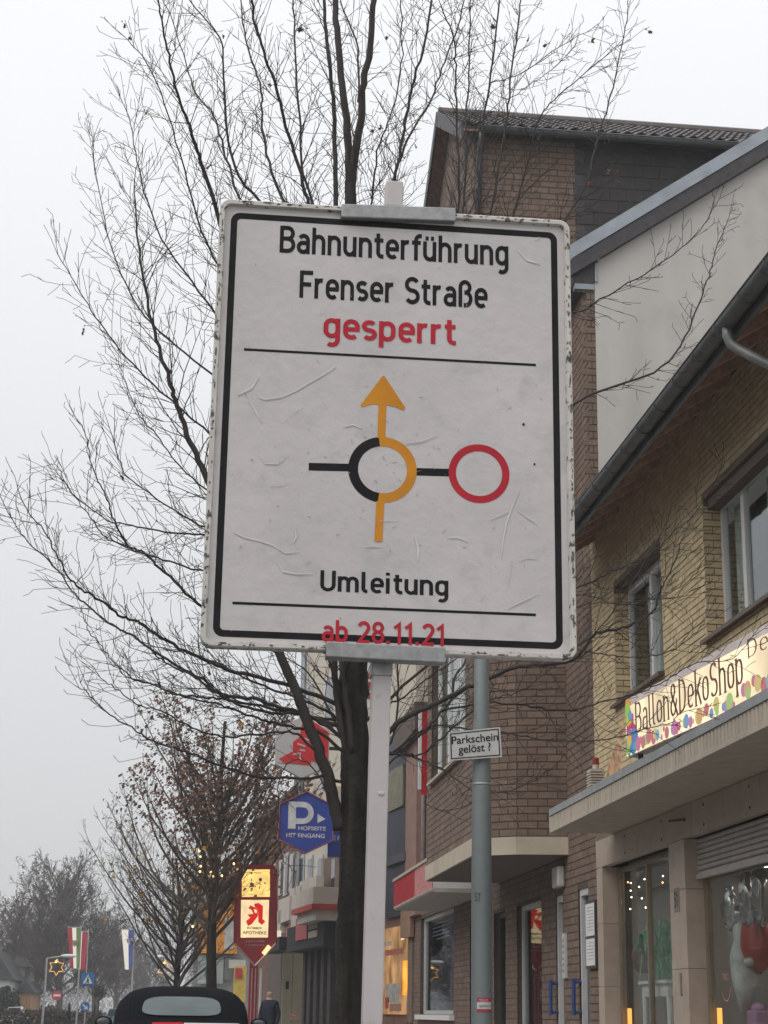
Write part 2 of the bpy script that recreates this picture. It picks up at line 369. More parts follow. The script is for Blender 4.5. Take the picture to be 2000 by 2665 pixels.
# ------------------------------------------------------------------ the setting
mb = MB(); g = 400.0
mb.add([(-g,-60,-0.12),(g,-60,-0.12),(g,700,-0.12),(-g,700,-0.12)], [(0,1,2,3)]); mb.build('ground', M_soil, kind='structure')
kerb = [(1.12,-40),(1.12,27),(0.55,40),(-0.1,52),(-1.5,75),(-3.0,100),(-4.0,130)]
lk = [(-6.4,-40),(-6.4,27),(-7.0,40),(-7.6,52),(-9.0,75),(-10.5,100),(-11.5,130)]
mb = MB(); n = len(kerb)
mb.add([(x,y,-0.116) for x, y in kerb]+[(x,y,-0.116) for x, y in lk], [(i,i+1,n+i+1,n+i) for i in range(n-1)]); mb.build('road', M_asph, kind='structure')
mb = MB(); mb.add([(x+.15,y,0.0) for x, y in kerb[:-2]]+[(9,y,0.0) for x, y in kerb[:-2]], [(i,i+1,n-2+i+1,n-2+i) for i in range(n-3)]); mb.build('pavement', M_pave, kind='structure')
mb = MB()
for (xa, ya), (xb, yb) in zip(kerb[:-2], kerb[1:-2]):
    mb.hexa([(xa,ya,-.12),(xa+.15,ya,-.12),(xb+.15,yb,-.12),(xb,yb,-.12),(xa,ya,.006),(xa+.15,ya,.006),(xb+.15,yb,.006),(xb,yb,.006)])
mb.build('kerb', M_kerb, kind='structure')

# ------------------------------------------------------------------ the detour sign
SY = 5.45
def sp(xp, yp, Y=SY): q = atY(xp*K, yp*K, Y); return q.x, q.z
SX0, SX1, SZ0, SZ1 = -0.016, 1.224, 2.330, 3.921
M_foil = mat('sign_foil', (.565,.53,.52), .38, .07, 3.0, .14, 24, dirt=((.40,.375,.365), 7.0, .53, .32))
M_rim = mat('sign_rim_paint', (.58,.55,.51), .5, .12, 8, .1, 60, dirt=((.08,.075,.07), 24.0, .55, .05))
M_blk = mat('sign_black_foil', (.016,.015,.017), .5, .25, 14, spec=.12, dirt=((.22,.21,.21), 30, .70, .05))
M_red = mat('sign_red_foil', (.47,.022,.038), .45, .10, 9, spec=.2)
M_org = mat('sign_orange_foil', (.62,.25,.02), .45, .12, 10, spec=.2, dirt=((.22,.11,.04), 22, .66, .1))
sign = thing('road_sign', 'large white rectangular detour sign with black border and roundabout diagram on a square post', 'road sign', (0.575, SY+.05, -0.116))
def rrect(x0, x1, z0, z1, r, y, n=6):
    pts = []
    for cx, cz, a in ((x1-r,z1-r,0),(x0+r,z1-r,90),(x0+r,z0+r,180),(x1-r,z0+r,270)):
        pts += [(cx+r*math.cos(math.radians(a+90*i/n)), y, cz+r*math.sin(math.radians(a+90*i/n))) for i in range(n+1)]
    return pts
def band(mb, A, B):                            # closed strip between two loops
    n = len(A); mb.add(A+B, [(i,(i+1) % n,(i+1) % n+n,i+n) for i in range(n)])
fy = SY+.016                                   # face of the panel
mb = MB(); mb.prism(rrect(SX0+.004, SX1-.004, SZ0+.004, SZ1-.004, .034, fy), (0,.004,0)); mb.build('panel', M_foil, sign)
mb = MB()                                      # folded aluminium edge profile
lo = rrect(SX0,SX1,SZ0,SZ1,.038,SY+.045); l1 = rrect(SX0,SX1,SZ0,SZ1,.038,SY+.004); l2 = rrect(SX0+.004,SX1-.004,SZ0+.004,SZ1-.004,.034,SY)
l3 = rrect(SX0+.017,SX1-.017,SZ0+.017,SZ1-.017,.022,SY); l4 = rrect(SX0+.021,SX1-.021,SZ0+.021,SZ1-.021,.018,fy-.0006)
for A, B in ((lo,l1),(l1,l2),(l2,l3),(l3,l4)): band(mb, A, B)
lb = rrect(SX0+.03,SX1-.03,SZ0+.03,SZ1-.03,.03,SY+.045); band(mb, lo, lb)
mb.build('rim', M_rim, sign)
mb = MB(); bx0, bz1 = SX0+.040, SZ1-.044; bx1, bz0 = SX1-.044, SZ0+.036
band(mb, rrect(bx0,bx1,bz0,bz1,.032,fy-.0008), rrect(bx0+.0225,bx1-.0225,bz0+.0225,bz1-.0225,.014,fy-.0008)); mb.build('border', M_blk, sign)
NF = Vector((0,-1,0))
def sign_text(txt, xl, xr, ybase, ycap, m, wt=1.0, capfac=1.0, dz=0.0):
    x0, z0 = sp(xl, ybase); x1, _ = sp(xr, ybase); _, z1 = sp(xl, ycap)
    b = MB(); strokes_text(b, txt, Vector((x0, fy, z0+dz)), VX, VZ, NF, x1-x0, (z1-z0)*capfac, wt, lift=.0018 if m is M_red else .0008); return b.build('lettering', m, sign)
sign_text('Bahnunterführung', 605, 1100, 541, 483, M_blk, 1.10)
sign_text('Frenser Straße', 648, 1054, 639, 580, M_blk, 1.10)
sign_text('gesperrt', 700, 986, 726, 683, M_red, 1.10, 7/5.2)
sign_text('Umleitung', 693, 970, 1274, 1229, M_blk, 1.14)
sign_text('ab 28.11.21', 696, 963, 1384, 1336, M_red, 1.08)
for (xa, ya, xb, yb) in ((528,751,1160,785),(503,1300,1160,1326)):
    x0, za = sp(xa, ya); x1, zb = sp(xb, yb); mb = MB()
    mb.add([(x0,fy-.0008,za-.0045),(x1,fy-.0008,zb-.0045),(x1,fy-.0008,zb+.0045),(x0,fy-.0008,za+.0045)], [(0,1,2,3)]); mb.build('rule_line', M_blk, sign)
def spoly(name, pts, m, lift): b = MB(); b.add([(sp(*p)[0], fy-lift, sp(*p)[1]) for p in pts], [tuple(range(len(pts)))]); return b.build(name, m, sign)
cx, cz = sp(828, 1011.5); ro = (sp(902,1012)[0]-sp(753.5,1012)[0])/2; ri = ro*.715
def ringpart(name, m, a0, a1, lift, c=None, o=None, i_=None):
    b = MB(); c = c or (cx, cz); o = o or ro; i_ = i_ or ri; k = 40
    for q in range(k+1):
        a = math.radians(a0+(a1-a0)*q/k)
        for r in (i_, o): b.v.append(Vector((c[0]+r*math.cos(a), fy-lift, c[1]+r*math.sin(a))))
    for q in range(k): b.f.append((2*q, 2*q+1, 2*q+3, 2*q+2))
    return b.build(name, m, sign)
ringpart('roundabout_ring', M_blk, 94, 266, .0008); ringpart('detour_ring', M_org, 97, -97, .0010)
xa = cx-.006; hw = .0135
mb = MB(); zt = sp(828,868)[1]; zr = cz+ro*.96; mb.add([(xa-hw,fy-.0012,zr),(xa+hw,fy-.0012,zr),(xa+hw+.002,fy-.0012,zt),(xa-hw+.002,fy-.0012,zt)], [(0,1,2,3)])
za = sp(828,879)[1]; hx = sp(876,879)[0]-sp(830,879)[0]; tipz = sp(830,808)[1]; ax = xa+.004
hd = [(ax-hx,za),(ax-hx-.004,za+.008),(ax-.005,tipz-.004),(ax,tipz),(ax+.005,tipz-.004),(ax+hx+.004,za+.006),(ax+hx-.003,za-.003),(ax+.5*hx,za+.010),(ax-.5*hx,za+.014)]
mb.add([(a,fy-.0014,b) for a, b in hd], [tuple(range(len(hd)))]); mb.build('detour_arrow', M_org, sign)
mb = MB(); zb = sp(824,1168)[1]; zr = cz-ro*.96; mb.add([(xa-hw-.004,fy-.0012,zb),(xa+hw-.004,fy-.0012,zb),(xa+hw,fy-.0012,zr),(xa-hw,fy-.0012,zr)], [(0,1,2,3)]); mb.build('detour_shaft', M_org, sign)
for xl, xr, yy in ((668,757,1006),(900,974,1017)):
    x0, zz = sp(xl, yy-1); x1, z2 = sp(xr, yy+1); mb = MB(); mb.add([(x0,fy-.0006,zz-.0135),(x1,fy-.0006,z2-.0135),(x1,fy-.0006,z2+.0135),(x0,fy-.0006,zz+.0135)], [(0,1,2,3)]); mb.build('side_road', M_blk, sign)
ringpart('closed_ring', M_red, 0, 360, .0010, sp(1037,1020), (sp(1103,1020)[0]-sp(971,1020)[0])/2, (sp(1103,1020)[0]-sp(971,1020)[0])/2*.76)
# wrinkles, scrapes and old tape marks in the foil
def scuff(pts, w0, w1, m, name='scuff', lift=.0022):
    P2 = [sp(*p) for p in pts]; b = MB(); nn = len(P2)
    for i, (x, z) in enumerate(P2):
        a = P2[max(i-1,0)]; c = P2[min(i+1,nn-1)]; dx, dz = c[0]-a[0], c[1]-a[1]; l = math.hypot(dx,dz) or 1
        h = (w0+(w1-w0)*i/(nn-1))/2*(.25 if i in (0,nn-1) else R_.uniform(.6,1.2))
        b.v += [Vector((x-dz/l*h, fy-lift, z+dx/l*h)), Vector((x+dz/l*h, fy-lift, z-dx/l*h))]
    for i in range(nn-1): b.f.append((2*i,2*i+1,2*i+3,2*i+2))
    return b
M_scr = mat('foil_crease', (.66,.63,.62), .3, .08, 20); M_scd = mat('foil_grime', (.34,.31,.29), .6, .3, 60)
def c1(x, y): return ((500+x*.6386)/K, (430+y*.6386)/K)
def c2(x, y): return ((500+x*.6386)/K, (1050+y*.6386)/K)
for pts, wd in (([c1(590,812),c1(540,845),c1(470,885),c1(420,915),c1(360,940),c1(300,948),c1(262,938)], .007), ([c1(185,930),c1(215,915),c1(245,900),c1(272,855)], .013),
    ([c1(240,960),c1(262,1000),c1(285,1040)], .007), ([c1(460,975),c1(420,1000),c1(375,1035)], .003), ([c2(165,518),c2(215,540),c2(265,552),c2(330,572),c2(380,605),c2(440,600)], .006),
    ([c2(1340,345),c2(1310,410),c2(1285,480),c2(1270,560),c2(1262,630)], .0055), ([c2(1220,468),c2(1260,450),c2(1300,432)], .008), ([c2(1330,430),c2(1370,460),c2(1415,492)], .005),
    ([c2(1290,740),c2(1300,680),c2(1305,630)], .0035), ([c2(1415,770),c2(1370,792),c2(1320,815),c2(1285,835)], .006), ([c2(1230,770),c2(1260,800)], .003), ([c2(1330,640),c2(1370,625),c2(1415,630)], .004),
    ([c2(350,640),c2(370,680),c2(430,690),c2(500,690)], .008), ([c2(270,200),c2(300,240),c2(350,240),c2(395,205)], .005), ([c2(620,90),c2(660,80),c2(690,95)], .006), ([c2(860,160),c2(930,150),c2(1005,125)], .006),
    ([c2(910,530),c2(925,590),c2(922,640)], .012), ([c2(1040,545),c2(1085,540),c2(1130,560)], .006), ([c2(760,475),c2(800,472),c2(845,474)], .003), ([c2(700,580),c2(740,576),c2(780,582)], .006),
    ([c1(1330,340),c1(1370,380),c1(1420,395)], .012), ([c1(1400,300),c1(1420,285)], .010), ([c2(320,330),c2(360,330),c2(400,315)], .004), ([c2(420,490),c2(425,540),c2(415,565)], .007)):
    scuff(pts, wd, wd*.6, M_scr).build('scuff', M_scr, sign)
    scuff([(a+1.2+R_.uniform(-.8,.8), b+2.2+R_.uniform(-.6,1.2)) for a, b in pts], wd*.55, wd*.3, M_scr, lift=.0019).build('scuff_painted_shade', mat('foil_crease_shade', (.475,.445,.435), .5, .2, 30), sign)  # darker twin line: shade painted below each crease to look embossed
mb = MB()
for i in range(130):                            # little dark nicks
    px, pz = R_.uniform(SX0+.08,SX1-.08), R_.uniform(SZ0+.08,SZ1-.08)
    if i < 60: px = R_.gauss(cx+.02,.14); pz = R_.gauss(cz+.06,.22)
    px = min(max(px,SX0+.08),SX1-.08); pz = min(max(pz,SZ0+.08),SZ1-.08)
    a = R_.uniform(0,6.28); l = R_.uniform(.0015,.009)*(1 if R_.random() < .8 else 1.7); wq = R_.uniform(.0006,.0016)
    d = Vector((math.cos(a),0,math.sin(a))); q = Vector((-math.sin(a),0,math.cos(a))); c = Vector((px,fy-.0026,pz)); mb.add([c-d*l-q*wq*.3,c+d*l*.2-q*wq,c+d*l+q*wq*.4,c-d*l*.1+q*wq], [(0,1,2,3)])
o = mb.build('nicks', M_scd, sign); o['kind'] = 'stuff'
mb = MB(); rc = random.Random(12)
for i in range(230):                           # paint chipped off the rim, most of it along the top and the right edge
    e_ = rc.choices('trbl', (5,6,3,4))[0]; u = rc.random()*(1 if rc.random() < .4 else rc.random()); ln = rc.uniform(.004,.022)*(1 if rc.random() < .8 else 2.2); wd2 = rc.uniform(.003,.009); of = rc.uniform(.004,.012)
    if e_ in 'tb': c = Vector((SX0+.04+(SX1-SX0-.08)*rc.random(), SY-.0007, (SZ1-of) if e_ == 't' else SZ0+of)); du, dv = VX, VZ
    else: c = Vector(((SX1-of) if e_ == 'r' else SX0+of, SY-.0007, SZ0+.04+(SZ1-SZ0-.08)*rc.random())); du, dv = VZ, VX
    pg = [(math.cos(6.283*k/7)*ln/2*rc.uniform(.5,1), math.sin(6.283*k/7)*wd2/2*rc.uniform(.5,1)) for k in range(7)]
    mb.add([c+du*a+dv*max(-of+.004, min(.0165-of, b)) + NF*.00012*(i % 9) if e_ in 'bl' else c+du*a-dv*max(-of+.004, min(.0165-of, b)) + NF*.00012*(i % 9) for a, b in pg], [tuple(range(7))])
o = mb.build('paint_chips', mat('bare_chips', (.085,.075,.065), .7, .5, 60), sign); o['kind'] = 'stuff'
for cxx, cyy, rr in ((1355,1050,.0045),(1400,1110,.0035)):
    x, z = sp(*c1(cxx, cyy)) if cyy < 1060 else sp(*c2(1400,242)); mb = MB(); mb.prism([(x+rr*math.cos(a*.785),fy-.003,z+rr*math.sin(a*.785)) for a in range(8)], (0,.003,0)); mb.build('screw_head', M_blk, sign)
# post, sleeves and clamp rails
M_post = mat('post_paint', (.52,.485,.475), .5, .06, 4, .05, 30, dirt=((.36,.32,.29), 11, .58, .16))
def pc(z): return 0.570+(z-1.169)*(0.600-0.570)/2.834   # leaning post axis
hp = .031
def postbox(z0, z1, h, yo=0.0):
    y0, y1 = SY+.048+yo, SY+.048+2*h+yo; a, b = pc(z0), pc(z1)
    return [(a-h,y0,z0),(a+h,y0,z0),(a+h,y1,z0),(a-h,y1,z0),(b-h,y0,z1),(b+h,y0,z1),(b+h,y1,z1),(b-h,y1,z1)]
mb = MB(); mb.hexa(postbox(-.05, 4.058, hp)); bevel(mb.build('post', M_post, sign), .006, 3)
for za, zb in ((3.902, 3.962), (2.262, 2.335)):
    mb = MB(); mb.hexa(postbox(za, zb, hp+.004, -.004)); bevel(mb.build('sleeve', M_galv, sign), .003)
    mb = MB(); q = pc((za+zb)/2); mb.tube([(q, SY+.045, (za+zb)/2+.006),(q, SY+.036,(za+zb)/2+.006)], .006, 8); mb.build('bolt', M_galv, sign)
for xl, xr, yt, yb, yr in ((738,984,437,468,450),(705,962,1389,1424,1406)):
    x0 = sp(xl,yt)[0]; x1 = sp(xr,yt)[0]; zt = sp((xl+xr)/2,yt+(10 if yt < 900 else 4))[1]; zb = zt-.052
    mb = MB(); lw = .003 if yt > 900 else -.006
    mb.hexa([(x0,SY-.012,zb+lw),(x1,SY-.012,zb-lw),(x1,SY+.05,zb-lw),(x0,SY+.05,zb+lw),(x0,SY-.012,zt+lw),(x1,SY-.012,zt-lw),(x1,SY+.05,zt-lw),(x0,SY+.05,zt+lw)]); bevel(mb.build('clamp_rail', M_galv, sign), .004)
mb = MB(); mb.box(.2,.95,SY-.12,SY+.28,-.114,-.01); bevel(mb.build('foot_plate', mat('recycled_rubber', (.05,.05,.05), .9), sign), .02)
mb = MB(); q = atY(993,2065,SY+.047); mb.ball((q.x,q.y,q.z),.011,.0025,.008,10,6); mb.build('dent', M_post, sign, True)

# ------------------------------------------------------------------ grey mast with the parking-ticket sign
LY = 14.4
M_mast = mat('mast_galvanised', (.175,.20,.20), .6, .12, 5, .1, 30, metal=.2, dirt=((.14,.15,.15), 9, .58, .15), streak=True)
mast = thing('street_mast', 'grey galvanised round lamp mast standing on the pavement beside the brown brick building', 'mast', (2.388, LY, 0))
mb = MB(); mb.tube([(2.388,LY,0),(2.388,LY,.02),(2.388,LY,2.2),(2.39,LY,3.6),(2.391,LY,3.64),(2.392,LY,7.2)], [.088,.088,.086,.074,.066,.052], 20); mb.build('pole', M_mast, mast, True)
mb = MB(); mb.ball((2.392,LY,7.2),.056,.056,.05,14,6); mb.build('pole_cap', M_galv, mast, True)
mb = MB(); mb.tube([(2.392,LY,7.18),(2.30,LY,7.3),(2.05,LY,7.36),(1.75,LY,7.38)], [.04,.035,.03,.03], 10); mb.build('arm', M_mast, mast, True)
mb = MB(); mb.ball((1.5,LY,7.37),.32,.12,.07,16,8); mb.build('lamp_head', M_galv, mast, True)
mb = MB(); q = atY(1254,2042,LY); mb.tube([(q.x,LY,q.z-.012),(q.x,LY,q.z+.012)], .079, 20); mb.build('collar', M_galv, mast, True)
def sticker(pxs, name, m, r=.0885):            # curved plate on the mast
    q0 = atY(pxs[0],pxs[1],LY); q1 = atY(pxs[2],pxs[3],LY); b = MB(); n_ = 8; zt, zb = q0.z, q1.z
    a0 = math.asin(max(-.95,min(.95,(q0.x-2.388)/.09))); a1 = math.asin(max(-.95,min(.95,(q1.x-2.388)/.09)))
    for i in range(n_+1):
        a = a0+(a1-a0)*i/n_; b.v += [Vector((2.388+r*math.sin(a),LY-r*math.cos(a),zb)), Vector((2.388+r*math.sin(a),LY-r*math.cos(a),zt))]
    for i in range(n_): b.f.append((2*i,2*i+2,2*i+3,2*i+1))
    return b.build(name, m, mast, True)
M_stw = mat('sticker_white', (.55,.54,.52), .5); M_str = mat('sticker_red', (.38,.03,.06), .5)
sticker((1238,2596,1276,2634), 'sticker', M_stw); sticker((1238,2596,1276,2608), 'sticker_stripe', M_str, .0895); sticker((1238,2626,1276,2634), 'sticker_stripe', M_str, .0895)
mb = MB(); q = atY(1247,2606,LY-.0905); font_text(mb, 'MELLO', Vector((q.x,LY-.0912,q.z)), VX, VZ, NF, .075, .018); mb.build('sticker_text', M_stw, mast)
mb = MB(); q = atY(1237,2603,LY); 
for i in range(6): mb.tube([(q.x+.015+i*.017,LY-.0908,q.z-.048+R_.uniform(-.008,.008)),(q.x+.022+i*.017,LY-.0908,q.z-.036),(q.x+.028+i*.017,LY-.0908,q.z-.052)], .0022, 4)
mb.build('sticker_scribble', mat('ink', (.06,.07,.06), .6), mast)
mb = MB(); q = atY(1236,2346,LY-.09); strokes_text(mb, '57', Vector((q.x,LY-.0868,q.z)), VX, VZ, NF, .045, .07, 1.0, lift=.0012); mb.build('mast_number', mat('faded_ink', (.06,.07,.075), .7), mast)
# ticket sign: slightly twisted on the mast
M_plate = mat('plate_white', (.50,.50,.485), .45, .07, 6)
ts = thing('notice_sign', 'small white rectangular notice plate with black lettering clamped to the grey mast', 'sign', (2.39, LY-.09, 3.28))
Ya = LY-.10; A = atY(1168,1906,Ya); B = atY(1302,1892,Ya-.02); C = atY(1307,1970,Ya-.02); Dd = atY(1170,1980,Ya)
nrm = NF
mb = MB(); mb.prism([A,Dd,C,B], (0,.003,0)); mb.build('plate', M_plate, ts)
def bil(u, v, l=0.0): return A.lerp(B,u).lerp(Dd.lerp(C,u),v)+NF*l
mb = MB(); t0, t1 = .03, .055
lo = [bil(.03,.05,.002),bil(.97,.05,.002),bil(.97,.95,.002),bil(.03,.95,.002)]; li = [bil(.05,.085,.002),bil(.95,.085,.002),bil(.95,.915,.002),bil(.05,.915,.002)]; band(mb, lo, li); mb.build('border', M_blk, ts)
U_ = (bil(1,.5)-bil(0,.5)); V_ = (bil(.5,0)-bil(.5,1)); ul, vl = U_.length, V_.length
mb = MB(); font_text(mb, 'Parkschein', bil(.055,.44), U_/ul, V_/vl, NF, ul*.89, vl*.27, .003, .012); mb.build('lettering', M_blk, ts)
mb = MB(); font_text(mb, 'gelöst ?', bil(.18,.86), U_/ul, V_/vl, NF, ul*.62, vl*.36, .003, .012); mb.build('lettering', M_blk, ts)
mb = MB(); mb.tube([(2.39,LY,3.40),(2.39,LY,3.44)], .084, 16); mb.box(2.37,2.41,LY-.098,LY-.06,3.40,3.44); mb.build('clamp', M_galv, ts)
# ------------------------------------------------------------------ yellow brick house with the shop
XF = 5.7
M_ybrick = mat('yellow_brick', (.56,.445,.265), .85, .14, 9, .25, 60, island=.10, dirt=((.42,.33,.2), 3.0, .62, .2))
M_ymort = mat('dark_mortar', (.165,.13,.09), .95, .2, 20, .2)
M_wood = mat('eaves_wood', (.42,.27,.20), .75, .25, 12, .15, streak=False); M_wood2 = mat('eaves_boards', (.30,.18,.135), .8, .25, 10)
M_gut = mat('gutter_zinc', (.10,.105,.108), .5, .25, 5, metal=.3, dirt=((.04,.04,.04), 6, .55, .2))
M_tile_b = mat('beige_tile', (.40,.325,.265), .55, .10, 5, dirt=((.31,.255,.21), 2.5, .58, .2), island=.05)
M_conc = mat('canopy_concrete', (.43,.375,.30), .75, .14, 5, .1, streak=True, dirt=((.36,.32,.27), 5, .6, .15)); M_zstrip = mat('canopy_edge_metal', (.27,.28,.285), .55, .15, 5)
M_pvc = mat('window_pvc', (.62,.60,.605), .4, .05, 5); M_pvcb = mat('brown_frame', (.10,.055,.04), .5, .15)
M_alu = mat('bronze_frame', (.25,.205,.15), .4, .1, 8, metal=.3); M_curt = mat('net_curtain', (.62,.62,.62), .9, .25, 9)
house = thing('yellow_brick_house', 'yellow brick house with wooden eaves and a shop under a flat canopy', 'house', (XF, 17, 0))
FR = Fr((XF,0),(XF,10),(-1,0))                 # s = world Y
W1 = (20.46, 22.96, 5.36, 7.01); W2 = (15.9, 18.6, 5.36, 7.01)
ZC, ZE = 3.66, 8.12
mb = MB(); panel_with_holes(mb, FR, 10.0, 24.31, ZC, ZE, -.30, 0.0, [W1, W2]); mb.box(8.5,12,10.0,24.3,0,3.65); mb.box(7.5,12,10.0,24.3,3.66,8.1); mb.box(XF,12,9.7,9.99,0,8.1); mb.box(XF-.001,7.4,10.0,24.3,3.601,3.659); mb.build('wall', M_ymort, house)
yb = brick_face(FR, 13.0, 24.31, 3.93, ZE-.02, [W1, W2], .083, .25, .012)
for (a0, a1, z0, z1) in (W1, W2):              # brick reveals of the far jambs
    rv = Fr((XF, a1), (XF+.22, a1), (0,-1)); yb += brick_face(rv, 0.0, .205, z0, z1, [], .083, .21, .012)
def vis_y(x, y): return x > 1500 and not (y > 2050-.56*(x-1555)-20) and y > 1323-1.296*(x-1490)+40
lay_bricks(yb, house, M_ybrick, vis_y, 300, .083, .25, .012)
def house_window(parent, fr, a0, a1, z0, z1, rec, lights, frame_m=M_pvc, glass_m=M_glass, sill_m=M_pvcb, curtain=True, sill_out=.09, fw=.07):
    w_ = MB(); g_ = thing_part = None
    wb = MB(); d = -rec
    for q in ((a0,a0+fw,z0,z1),(a1-fw,a1,z0,z1),(a0+fw,a1-fw,z0,z0+fw),(a0+fw,a1-fw,z1-fw,z1)): fr.box(wb, q[0],q[1], d-.06, d, q[2], q[3])
    win = wb.build('window', frame_m, parent)
    xs = [a0+fw]+list(lights)+[a1-fw]
    for i, (s0, s1) in enumerate(zip(xs, xs[1:])):
        s = MB(); sw = .055
        for q in ((s0,s0+sw,z0+fw,z1-fw),(s1-sw,s1,z0+fw,z1-fw),(s0+sw,s1-sw,z0+fw,z0+fw+sw),(s0+sw,s1-sw,z1-fw-sw,z1-fw)): fr.box(s, q[0]+.002,q[1]-.002, d-.05, d+.012, q[2]+.001, q[3]-.001)
        s.build('sash', frame_m, win)
        p = MB(); fr.box(p, s0+sw-.005, s1-sw+.005, d-.03, d-.024, z0+fw+sw-.005, z1-fw-sw+.005); p.build('pane', glass_m, win)
        if curtain and i < 4:
            c = MB(); nn = 22; cs0, cs1 = s0+.01, s0+(s1-s0)*(.62 if i % 2 else .68)
            if i % 2 == 0: cs0, cs1 = s1-(s1-s0)*.62, s1-.01
            for k in range(nn+1):
                a = cs0+(cs1-cs0)*k/nn; dd = d-.16+.025*math.sin(k*1.9)
                c.v += [fr.P(a,dd,z0+.05), fr.P(a,dd,z1-.1)]
            for k in range(nn): c.f.append((2*k,2*k+2,2*k+3,2*k+1))
            c.build('curtain', M_curt, win)
    if sill_m:
        s = MB(); s.hexa([fr.P(a0-.03,-rec,z0-.045), fr.P(a1+.03,-rec,z0-.045), fr.P(a1+.03,sill_out,z0-.075), fr.P(a0-.03,sill_out,z0-.075), fr.P(a0-.03,-rec,z0+.004), fr.P(a1+.03,-rec,z0+.004), fr.P(a1+.03,sill_out,z0-.03), fr.P(a0-.03,sill_out,z0-.03)])
        s.build('sill', sill_m, win)
    b = MB(); fr.box(b, a0+.005, a1-.005, d-1.4, d-1.38, z0, z1); b.build('dark_room', mat('room_dark', (.045,.045,.05), .9, .4, 1.2), win)
    return win
house_window(house, FR, *W1, .20, [21.7]); house_window(house, FR, *W2, .20, [16.75, 17.75])
for a0, a1, z0, z1 in (W1, W2):                # dark lintel boards (roller-shutter boxes)
    mb = MB(); FR.box(mb, a0, a1, -.20, -.01, z1-.004, z1+.012); mb.build('lintel', M_pvcb, house)
mb = MB(); FR.box(mb, W2[0]+.02, W2[1]-.02, -.19, -.05, W2[3]-.13, W2[3]-.006); mb.build('shutter_box', M_pvcb, house)
# flower pot in the big window
q = atX(1937,1567,5.98); tg = MB(); tg.tube([(q.x+.05,q.y,5.44),(q.x+.05,q.y,5.55)], [.05,.07], 12); 
fl = tag(tg.build('flower_pot', mat('pot_grey', (.3,.28,.27), .7), smooth=True), 'flower pot with pale pink blossoms behind the upper window of the yellow brick house', 'flower pot')
mb = MB(); off = OFF[fl.name]
for i in range(40): mb.ball((q.x+.05+R_.gauss(0,.05), q.y+R_.gauss(0,.07), 5.62+R_.gauss(.05,.06)), .018,.018,.015,5,3)
mb.build('blossom', mat('blossom', (.42,.27,.27), .8, .3, 30), fl)
# eaves: boards, rafters, gutter, downpipe, roof
pit = math.radians(35); ex = 4.92; ez = 7.60
def slope(x): return ez+(x-ex)*math.tan(pit)
Y0e, Y1e = 10.0, 24.2
y = Y0e; i = 0
for k in range(7):                             # boarding above the rafters, laid along the street
    xa, xb = ex-.02+k*.115, ex-.02+(k+1)*.115-.006; mb = MB()
    mb.hexa([(xa,Y0e,slope(xa)),(xb,Y0e,slope(xb)),(xb,Y1e,slope(xb)),(xa,Y1e,slope(xa)),(xa,Y0e,slope(xa)+.02),(xb,Y0e,slope(xb)+.02),(xb,Y1e,slope(xb)+.02),(xa,Y1e,slope(xa)+.02)]); mb.build('eaves_board', M_wood2, house)
y = 12.2
while y < 24.1:
    mb = MB(); h_ = .15; x0, x1 = ex+.002, 5.9
    mb.hexa([(x0,y-.045,slope(x0)-.10),(x1,y-.045,slope(x1)-.16),(x1,y+.045,slope(x1)-.16),(x0,y+.045,slope(x0)-.10),(x0,y-.045,slope(x0)-.003),(x1,y-.045,slope(x1)-.003),(x1,y+.045,slope(x1)-.003),(x0,y+.045,slope(x0)-.003)]); mb.build('rafter', M_wood, house); y += .74
mb = MB(); mb.box(ex-.03,ex+.0,Y0e,Y1e,ez-.17,ez+.03); mb.build('fascia_board', M_gut, house)
mb = MB(); gx, gz, gr = ex-.115, ez-.01, .095; ns = 10; prof = [(gx+gr*math.cos(math.pi+math.pi*k/ns), gz+gr*math.sin(math.pi+math.pi*k/ns)) for k in range(ns+1)]
prof += [(a+(gx-a)*.06, b+.004) for a, b in reversed(prof)]
n_ = len(prof); mb.add([(a,Y0e,b) for a, b in prof]+[(a,Y1e,b) for a, b in prof], [(k,(k+1) % n_,(k+1) % n_+n_,k+n_) for k in range(n_)]); mb.tube([(gx-gr,Y0e,gz),(gx-gr,Y1e,gz)], .011, 6); gt = mb.build('gutter', M_gut, house, True)
y = 12.57
while y < 24.1:
    mb = MB(); mb.tube([(gx+1.05*gr*math.cos(math.pi+math.pi*k/8), y, gz+1.05*gr*math.sin(math.pi+math.pi*k/8)) for k in range(9)], .009, 5); mb.build('gutter_bracket', M_gut, gt); y += .74
mb = MB(); mb.prism([(gx+gr*math.cos(math.pi+math.pi*k/8),Y1e,gz+gr*math.sin(math.pi+math.pi*k/8)) for k in range(9)], (0,.01,0)); mb.build('gutter_end', M_gut, gt)
dq = atX(1893,850,gx); py = dq.y
mb = MB(); pts = [(gx,py,gz-.06),(gx,py,gz-.16),(gx+.03,py,gz-.24),(gx+.10,py-.05,gz-.32),(gx+.22,py-.14,gz-.43),(gx+.34,py-.22,gz-.53),(gx+.43,py-.27,gz-.62),(gx+.46,py-.28,gz-.74),(gx+.46,py-.28,gz-1.6),(gx+.46,py-.28,4.0)]
mb.tube(pts, .05, 14); mb.build('downpipe', mat('downpipe_zinc', (.20,.205,.21), .5, .2, 6, metal=.3), house, True)
M_roof = mat('dark_roof_tiles', (.060,.054,.052), .7, .25, 8, .2)
mb = MB(); rx = 10.5
